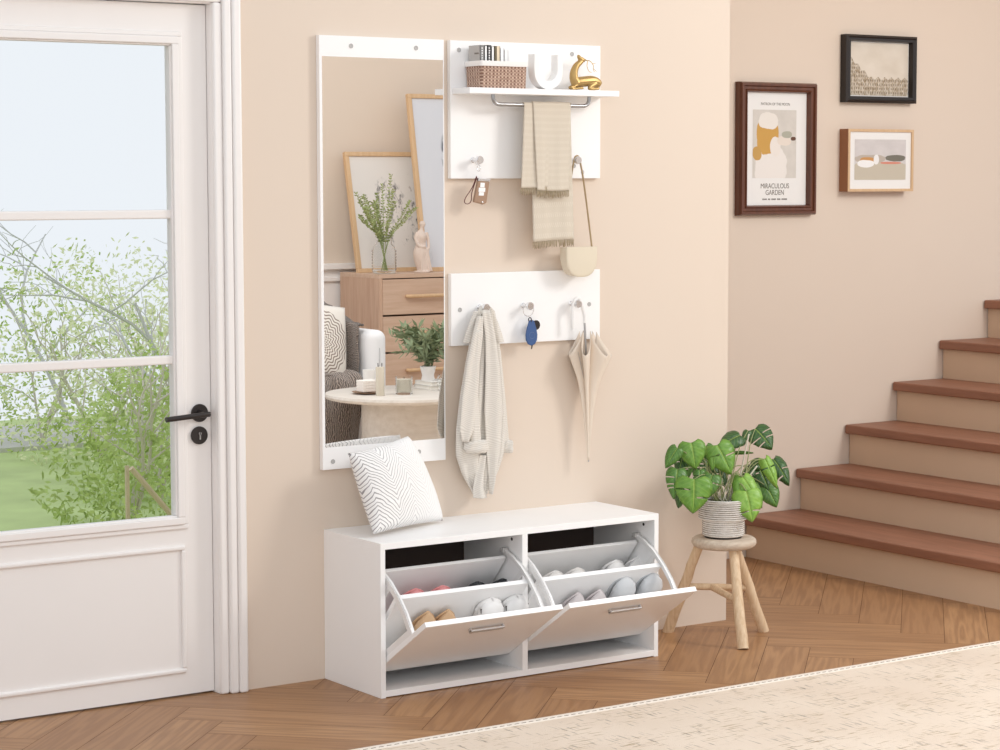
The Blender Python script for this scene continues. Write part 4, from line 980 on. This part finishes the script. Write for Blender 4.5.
# ------------------------------------------------------------------ the far side of the room, seen in the mirror
# chest of drawers
dx0, dx1, dy0, dy1, dh = 3.25, 4.45, -5.485, -5.045, .985
ch = empty('chest_of_drawers', ((dx0+dx1)/2, (dy0+dy1)/2, 0), 'light oak chest of drawers against the far wall, seen in the mirror', 'chest of drawers')
mb = MB().box(dx0, dx0+.022, dy0, dy1, .04, dh-.024).box(dx1-.022, dx1, dy0, dy1, .04, dh-.024).box(dx0+.022, dx1-.022, dy0, dy0+.012, .04, dh-.024).box(dx0+.022, dx1-.022, dy0, dy1, .04, .07)
mb.build('carcass', M['oakv'], ch, bevel=.002)
MB().box(dx0, dx1, dy0, dy1, dh-.024, dh).build('top', M['oak'], ch, bevel=.002)
MB().box(dx0+.03, dx1-.03, dy0+.04, dy1-.03, 0, .04).build('plinth', M['dark'], ch)
for k in range(4):
    z1 = dh-.030-k*.2125; z0 = z1-.202
    d = MB().box(dx0+.024, dx1-.024, dy1-.40, dy1-.002, z0, z1).build('drawer', M['oak'], ch, bevel=.002)
    xm = (dx0+dx1)/2; zz = z1-.098
    yy = dy1+.022
    MB().tube(smoothpath([(xm-.41, dy1-.002, zz), (xm-.385, yy, zz), (xm, yy+.004, zz), (xm+.385, yy, zz), (xm+.41, dy1-.002, zz)], 5), .011, 10).build('handle', M['frame_oak'], d, smooth=60)
# leaning framed prints (built around a tilted local frame)
def sketch(name, bgc, strokes, seed):
    m = mat(name, bgc, .6); t = NT(m); v = t.coord('UV'); x, y, _ = t.sep(v); c = t.mix(t.noise(v, 2, 2), bgc, tuple(k-6 for k in bgc))
    for (cx, cy, rx, ry, col, dens) in strokes:
        dx = t.math('POWER', t.math('DIVIDE', t.math('SUBTRACT', x, cx), rx), 2); dy = t.math('POWER', t.math('DIVIDE', t.math('SUBTRACT', y, cy), ry), 2)
        n = t.noise(t.coord('UV', (6, 4, 1), (seed, cx*9, 0)), 2.5, 5, .7)
        reg = t.ramp(t.math('ADD', dx, dy), 1.1, .5); ink = t.ramp(n, dens, dens+.12)
        c = t.mix(t.math('MULTIPLY', reg, ink), c, col)
    t.base(c); return m
def leaning(name, x0, x1, h, yb, yt, m, label, art):
    lean = math.atan2(yb-yt, h); e = empty(name, ((x0+x1)/2, yb, dh), label, 'picture', rot=(lean, 0, 0))
    w2 = (x1-x0)/2; b = .026
    # front faces +y, which is towards the mirror wall
    mb = MB().box(-w2, w2, -.03, 0, 0, b).box(-w2, w2, -.03, 0, h-b, h).box(-w2, -w2+b, -.03, 0, b, h-b).box(w2-b, w2, -.03, 0, b, h-b)
    mb.build('frame', M['frame_oak'], e, local=True, bevel=.003)
    MB().box(-w2+b, w2-b, -.024, -.012, b, h-b).build('backing', M['mat'], e, local=True)
    y = -.0115
    MB().add([(w2-b, y, b), (-w2+b, y, b), (-w2+b, y, h-b), (w2-b, y, h-b)], [(0, 1, 2, 3)], [(1, 0), (0, 0), (0, 1), (1, 1)]).build('print', m, e, local=True, recalc=False, label=art)
m1 = sketch('figure_sketch', (232, 226, 220), [(.45, .60, .22, .22, (120, 116, 116), .5), (.75, .42, .10, .22, (90, 88, 92), .52), (.38, .30, .12, .12, (70, 70, 74), .55), (.82, .72, .18, .16, (176, 160, 150), .58), (.68, .26, .12, .10, (96, 92, 92), .54)], 1)
m2 = sketch('feather_sketch', (222, 224, 230), [(.36, .66, .07, .14, (110, 116, 124), .45), (.40, .30, .09, .22, (140, 146, 154), .47)], 5)
leaning('leaning_picture', 3.275, 3.86, .715, -5.315, -5.465, m1, 'shorter oak-framed sketch leaning behind the vase on the chest, seen in the mirror', 'grey ink sketch')
leaning('leaning_picture', 3.665, 4.31, 1.055, -5.215, -5.395, m2, 'taller oak-framed print leaning in front of the shorter one, seen in the mirror', 'pale blue-grey print')
# glass vase with sprigs
def revolve(c, prof, seg=32): return MB().lathe(prof, c, seg, cap=False)
gv = empty('glass_vase', (3.335, -5.13, dh), 'ribbed clear glass vase of green sprigs on the chest, seen in the mirror', 'vase')
prof = [(0, .004), (.062, .004), (.068, .012)]
for k in range(7): prof += [(.0685, .02+k*.017), (.072, .027+k*.017), (.0685, .034+k*.017)]
prof += [(.060, .155), (.044, .172), (.044, .205), (.050, .215), (.047, .215), (.040, .203), (.040, .17), (.057, .150), (.064, .13), (.064, .016), (0, .012)]
revolve((3.335, -5.13, dh), prof).build('vase_body', M['glass'], gv, smooth=50)
sprg = mat('sprig_leaf', (158, 170, 112), .6, var=.3, vscale=20)
R = random.Random(4)
for k in range(20):
    mb = MB(); a = R.uniform(-1, 1)*.40; dpt = R.uniform(-.10, .12); h = .50+R.uniform(-.10, .08)-abs(a)*.25
    b0 = Vector((3.335-a*.06, -5.13, dh+.02)); b1 = Vector((3.335+a*.10, -5.13+dpt*.2, dh+.2)); b2 = Vector((3.335+a*.55, -5.13+dpt, dh+h*.99))
    P = smoothpath([b0, b1, b1.lerp(b2, .5)+Vector((a*.03, 0, .01)), b2], 10); mb.tube(P, .0016, 5)
    for i in range(9, len(P)):
        for s in (-1, 1):
            p = P[i]; d = Vector((s*.8+R.gauss(0, .3), R.gauss(0, .5), .6+R.gauss(0, .3))).normalized(); q = d.orthogonal().normalized(); l = .014+.008*R.random()
            mb.add([p, p+d*l*.5+q*l*.30, p+d*l, p+d*l*.5-q*l*.30], [(0, 1, 2, 3)])
    mb.build('sprig', sprg, gv, recalc=False)
# figurine: one continuous draped standing body
fx, fy = 3.588, -5.125
fg = mat('plaster', (226, 208, 196), .8)
mb = MB()
mb.tube(smoothpath([(fx+.012, fy, dh+.004), (fx-.006, fy, dh+.05), (fx-.014, fy, dh+.105), (fx-.006, fy, dh+.155), (fx-.010, fy, dh+.20), (fx-.004, fy, dh+.245)], 4), [.036, .034, .033, .032, .033, .034, .036, .038, .040, .040, .038, .035, .030, .028, .030, .033, .036, .036, .030, .020, .014], 14)
mb.tube([(fx-.004, fy, dh+.235), (fx+.002, fy, dh+.268)], .011, 10).tube([(fx+.002, fy+.002, dh+.262), (fx+.004, fy+.002, dh+.280), (fx+.005, fy+.001, dh+.298)], [.012, .019, .012], 12)
mb.tube([(fx+.005, fy-.012, dh+.288), (fx+.006, fy-.022, dh+.286)], [.011, .007], 8)
mb.tube(smoothpath([(fx-.034, fy, dh+.232), (fx-.044, fy+.008, dh+.19), (fx-.032, fy+.026, dh+.155), (fx+.004, fy+.036, dh+.150)], 4), [.012-.005*k/12 for k in range(13)], 8)
mb.tube(smoothpath([(fx+.030, fy, dh+.232), (fx+.040, fy+.004, dh+.19), (fx+.036, fy+.018, dh+.150), (fx+.022, fy+.028, dh+.120)], 4), [.012-.005*k/12 for k in range(13)], 8)
for k in range(5): mb.tube(smoothpath([(fx-.028+k*.012, fy+.03, dh+.14), (fx-.022+k*.013, fy+.034, dh+.07), (fx-.026+k*.018, fy+.036, dh+.008)], 4), .006, 6)
mb.lathe([(0, 0), (.048, 0), (.048, .010), (0, .010)], (fx, fy, dh), 24)
one('statuette', mb, fg, 'small pale plaster statuette of a draped figure on the chest, seen in the mirror', 'statuette', remesh=.0035)

# armchair, throw, cushion
aw = mat('white_upholstery', (238, 238, 240), .85, sheen=.2, bump=.15, bscale=200)
CY = -.09
ac = empty('armchair', (2.46, -4.79, 0), 'white upholstered armchair under a brown throw, seen in the mirror', 'armchair')
def softbox(x0, x1, y0, y1, z0, z1, r, name, **k): return MB().box(x0, x1, y0+CY, y1+CY, z0, z1).build(name, aw, ac, bevel=r, bseg=6, smooth=50, **k)
softbox(2.825, 2.945, -5.0, -4.36, .10, .715, .05, 'armrest'); softbox(1.99, 2.10, -5.0, -4.36, .10, .715, .05, 'armrest')
softbox(2.105, 2.82, -4.97, -4.40, .10, .29, .03, 'base'); softbox(2.108, 2.816, -4.80, -4.38, .295, .44, .05, 'seat_cushion'); softbox(2.105, 2.82, -5.02, -4.84, .295, .80, .06, 'backrest')
for x in (2.05, 2.88):
    for y in (-4.42, -4.94): MB().tube([(x, y+CY, .10), (x, y+CY, .0135)], [.02, .014], 12).build('leg', M['stoolleg'], ac, smooth=60)
MB().tube([(2.885, -4.356+CY, .62), (2.885, -4.356+CY, .2)], .0018, 5).build('seam', mat('seam_grey', (190, 190, 192), .9), ac)
path = [(-5.04, .50), (-5.055, .74), (-5.03, .835), (-4.93, .855), (-4.84, .80), (-4.81, .62), (-4.77, .475), (-4.6, .47), (-4.42, .47), (-4.355, .43), (-4.345, .30), (-4.34, .20), (-4.335, .09)]
pp = smoothpath([(0, y+CY, z) for y, z in path], 5)
def thr(u, v):
    k = v*(len(pp)-1); i = min(int(k), len(pp)-2); p = pp[i].lerp(pp[i+1], k-i); x = 2.18+u*(.605-.06*(v > .8)*(v-.8)*5)+.015*math.sin(v*7)
    wob = .010*math.sin(u*15+v*9)+.006*math.sin(u*31-v*14); return (x, p.y+(wob if (v > .7 or v < .5) else 0), p.z+(abs(wob) if .1 < v < .75 else 0)+.012)
def thr2(u, v):          # the fold of the throw that lies over the inside and top of the arm
    y = -4.98+.55*v+CY; zt = .86-.12*min(1, v*1.25); k = min(1, u/.55)
    x = 2.798+.004*math.sin(v*30)+.075*max(0, (u-.55)/.45)*(1-.5*v) - .10*(1-k)*(1-v); z = .47+(zt-.47)*k-.006*max(0, u-.55)
    return (x, y+.006*math.sin(u*17+v*5), z+.004*math.sin(v*25)+.006)
mb = MB().grid(thr, 46, 90)
tw_ = one('throw_blanket', mb.grid(thr2, 30, 40), M['throw'], 'brown-grey knitted throw draped over the white armchair, seen in the mirror', 'blanket', smooth=180, solid=.010, recalc=False)
mc = mat('mandala_cushion', (226, 218, 208), .9, sheen=.2); t = NT(mc); v = t.coord('UV'); x, y, _ = t.sep(v)
ddx = t.math('SUBTRACT', x, .5); ddy = t.math('SUBTRACT', y, .5); r_ = t.math('SQRT', t.math('ADD', t.math('MULTIPLY', ddx, ddx), t.math('MULTIPLY', ddy, ddy)))
an = t.math('ARCTAN2', ddy, ddx); pet = t.math('MULTIPLY', t.math('SINE', t.math('MULTIPLY', an, 16.0)), .018)
rg = t.math('SINE', t.math('MULTIPLY', t.math('ADD', r_, pet), 130.0)); ins = t.math('LESS_THAN', r_, .46)
t.base(t.mix(t.math('MULTIPLY', t.ramp(rg, .1, .5), ins), (228, 222, 214), (138, 122, 114)))
c0 = Vector((2.565, -4.60, .66))
def pil2(side):
    def fn(u, v):
        e1, e2 = 1-(2*u-1)**2, 1-(2*v-1)**2; th = .075*(e1*e2)**.42; a = math.radians(-8)
        dx, dz = (u-.5)*.40, (v-.5)*.40; dx, dz = dx*math.cos(a)-dz*math.sin(a), dx*math.sin(a)+dz*math.cos(a)
        return c0+Vector((dx, -.10*(v-.5)*2*.5+side*th, dz))
    return fn
o = one('cushion', MB().grid(pil2(1), 28, 28).grid(pil2(-1), 28, 28), mc, 'mandala-patterned cushion on the armchair, seen in the mirror', 'cushion', smooth=180)
bm = bmesh.new(); bm.from_mesh(o.data); bmesh.ops.remove_doubles(bm, verts=bm.verts, dist=.0004); bmesh.ops.recalc_face_normals(bm, faces=bm.faces); bm.to_mesh(o.data); bm.free()

# round coffee table and what stands on it
tx, ty, th_, tr = 2.775, -4.0, .42, .425
tb = empty('coffee_table', (tx, ty, 0), 'round pale stone coffee table with a thick pedestal, seen in the mirror', 'table')
MB().lathe([(0, th_-.030), (tr-.03, th_-.030), (tr-.006, th_-.024), (tr, th_-.012), (tr-.004, th_), (0, th_)], (tx, ty, 0), 72).build('tabletop', M['table'], tb, smooth=40)
MB().lathe([(0, .012), (.235, .012), (.235, th_-.030), (0, th_-.030)], (tx, ty, 0), 64).build('pedestal', M['table'], tb, smooth=40)
def onx(px, y): # x of the mirrored sight line through photo column px at real depth y
    V = -.038-y; p = at(px, 380, V); return p.x
TT = th_
y = -3.93
c = (onx(380, y), y, TT)
e = empty('pillar_candle', c, 'tall slim beige candle with two wicks on the coffee table, seen in the mirror', 'candle')
wax = mat('beige_wax', (206, 198, 182), .6)
MB().lathe([(0, 0), (.022, 0), (.0225, .003), (.0225, .145), (.021, .148), (0, .149)], c, 28).build('wax', wax, e, smooth=40)
for s in (-1, 1): MB().tube([(c[0]+s*.011, y, TT+.147), (c[0]+s*.012, y, TT+.168)], .002, 6).build('wick', M['black'], e)
c = (onx(404, y), y, TT)
e = empty('jar_candle', c, 'wide beige candle in a glass jar on the coffee table, seen in the mirror', 'candle')
MB().lathe([(0, 0), (.040, 0), (.044, .004), (.044, .092), (.041, .092), (.0405, .012), (0, .012)], c, 32).build('jar', M['glass'], e, smooth=40)
MB().lathe([(0, .013), (.0395, .013), (.0395, .078), (0, .080)], c, 32).build('wax', wax, e, smooth=40)
MB().tube([(c[0], y, TT+.079), (c[0], y, TT+.09)], .0015, 6).build('wick', M['black'], e)
y = -4.06; c = (onx(367, y), y, TT)
e = one('plate', MB().lathe([(0, 0), (.045, 0), (.078, .010), (.080, .012), (.045, .005), (0, .005)], c, 40), mat('brown_plate', (150, 120, 96), .5), 'small brown plate under the white grid candle on the coffee table, seen in the mirror', 'plate', smooth=40)
mb = MB()
for k in range(4):
    for j in range(5):
        mb.box(c[0]-.044+j*.0177, c[0]-.044+j*.0177+.0165, y-.035, y+.035, TT+.0135+k*.0148, TT+.0135+k*.0148+.0135)
mb.box(c[0]-.041, c[0]+.041, y-.032, y+.032, TT+.0125, TT+.070)
one('grid_candle', mb, mat('white_wax', (240, 234, 228), .6), 'white cube-patterned candle on the small brown plate, seen in the mirror', 'candle', bevel=.002)
y = -4.20; c = (onx(369, y), y, TT)
one('white_cup', MB().lathe([(0, 0), (.022, 0), (.026, .004), (.034, .11), (.031, .11), (.024, .01), (0, .01)], c, 28), M['mat'], 'white cup behind the grid candle on the coffee table, seen in the mirror', 'cup', smooth=40)
y = -4.12; bx = onx(437, y)
for k, (dz, colr, lab) in enumerate(((0, (214, 210, 204), 'pale book, lower of the two under the olive plant, seen in the mirror'), (.021, (236, 234, 230), 'white book, upper of the two under the olive plant, seen in the mirror'))):
    z0 = TT+dz; x0, x1 = bx-.095+k*.008, bx+.13
    e = empty('book', ((x0+x1)/2, y, z0), lab, 'book', 'books on the coffee table'); bm_ = mat('table_book', colr, .5)
    MB().box(x0, x1, y-.08, y+.08, z0, z0+.002).box(x0, x1, y-.08, y+.08, z0+.0185, z0+.0205).box(x0, x1, y-.08, y-.077, z0+.002, z0+.0185).build('cover', bm_, e)
    MB().box(x0+.004, x1-.004, y-.077, y+.076, z0+.002, z0+.0185).build('pages', M['pages'], e)
PX2 = onx(428, y); z0 = TT+.0415
e = empty('olive_plant', (PX2, y, z0), 'leafy olive branches in a white vase on the coffee table, seen in the mirror', 'potted plant')
MB().lathe([(0, 0), (.034, 0), (.036, .01), (.031, .03), (.040, .062), (.043, .078), (.039, .078), (.034, .06), (0, .05)], (PX2, y, z0), 32).build('vase', M['plast'], e, smooth=50)
ol = mat('olive_leaf', (128, 142, 108), .6, var=.35, vscale=14); R = random.Random(8)
for k in range(22):
    mb = MB(); a = 2*PI*k/22+R.random()*.4; rad = .09+.12*R.random(); h = .12+.16*R.random()
    P = smoothpath([(PX2, y, z0+.05), (PX2+math.cos(a)*rad*.35, y+math.sin(a)*rad*.35, z0+.06+h*.6), (PX2+math.cos(a)*rad, y+math.sin(a)*rad, z0+.02+h)], 9); mb.tube(P, .0018, 5)
    for i in range(5, len(P)):
        for s in (-1, 1):
            p = P[i]; d = Vector((R.gauss(0, .7), R.gauss(0, .7), .25+R.gauss(0, .5))).normalized(); q = d.orthogonal().normalized(); l = .055+.025*R.random()
            mb.add([p, p+d*l*.45+q*l*.13, p+d*l, p+d*l*.45-q*l*.13], [(0, 1, 2, 3)])
    mb.build('branch', ol, e, recalc=False)
y = -3.96; c = (onx(446, y), y, TT)
one('glass_bowl', MB().lathe([(0, .003), (.03, .003), (.048, .03), (.046, .07), (.036, .086), (.033, .086), (.042, .068), (.044, .03), (.027, .008), (0, .008)], c, 32, cap=False), M['glass'], 'small clear glass bowl at the right edge of the coffee table, seen in the mirror', 'bowl', smooth=50)
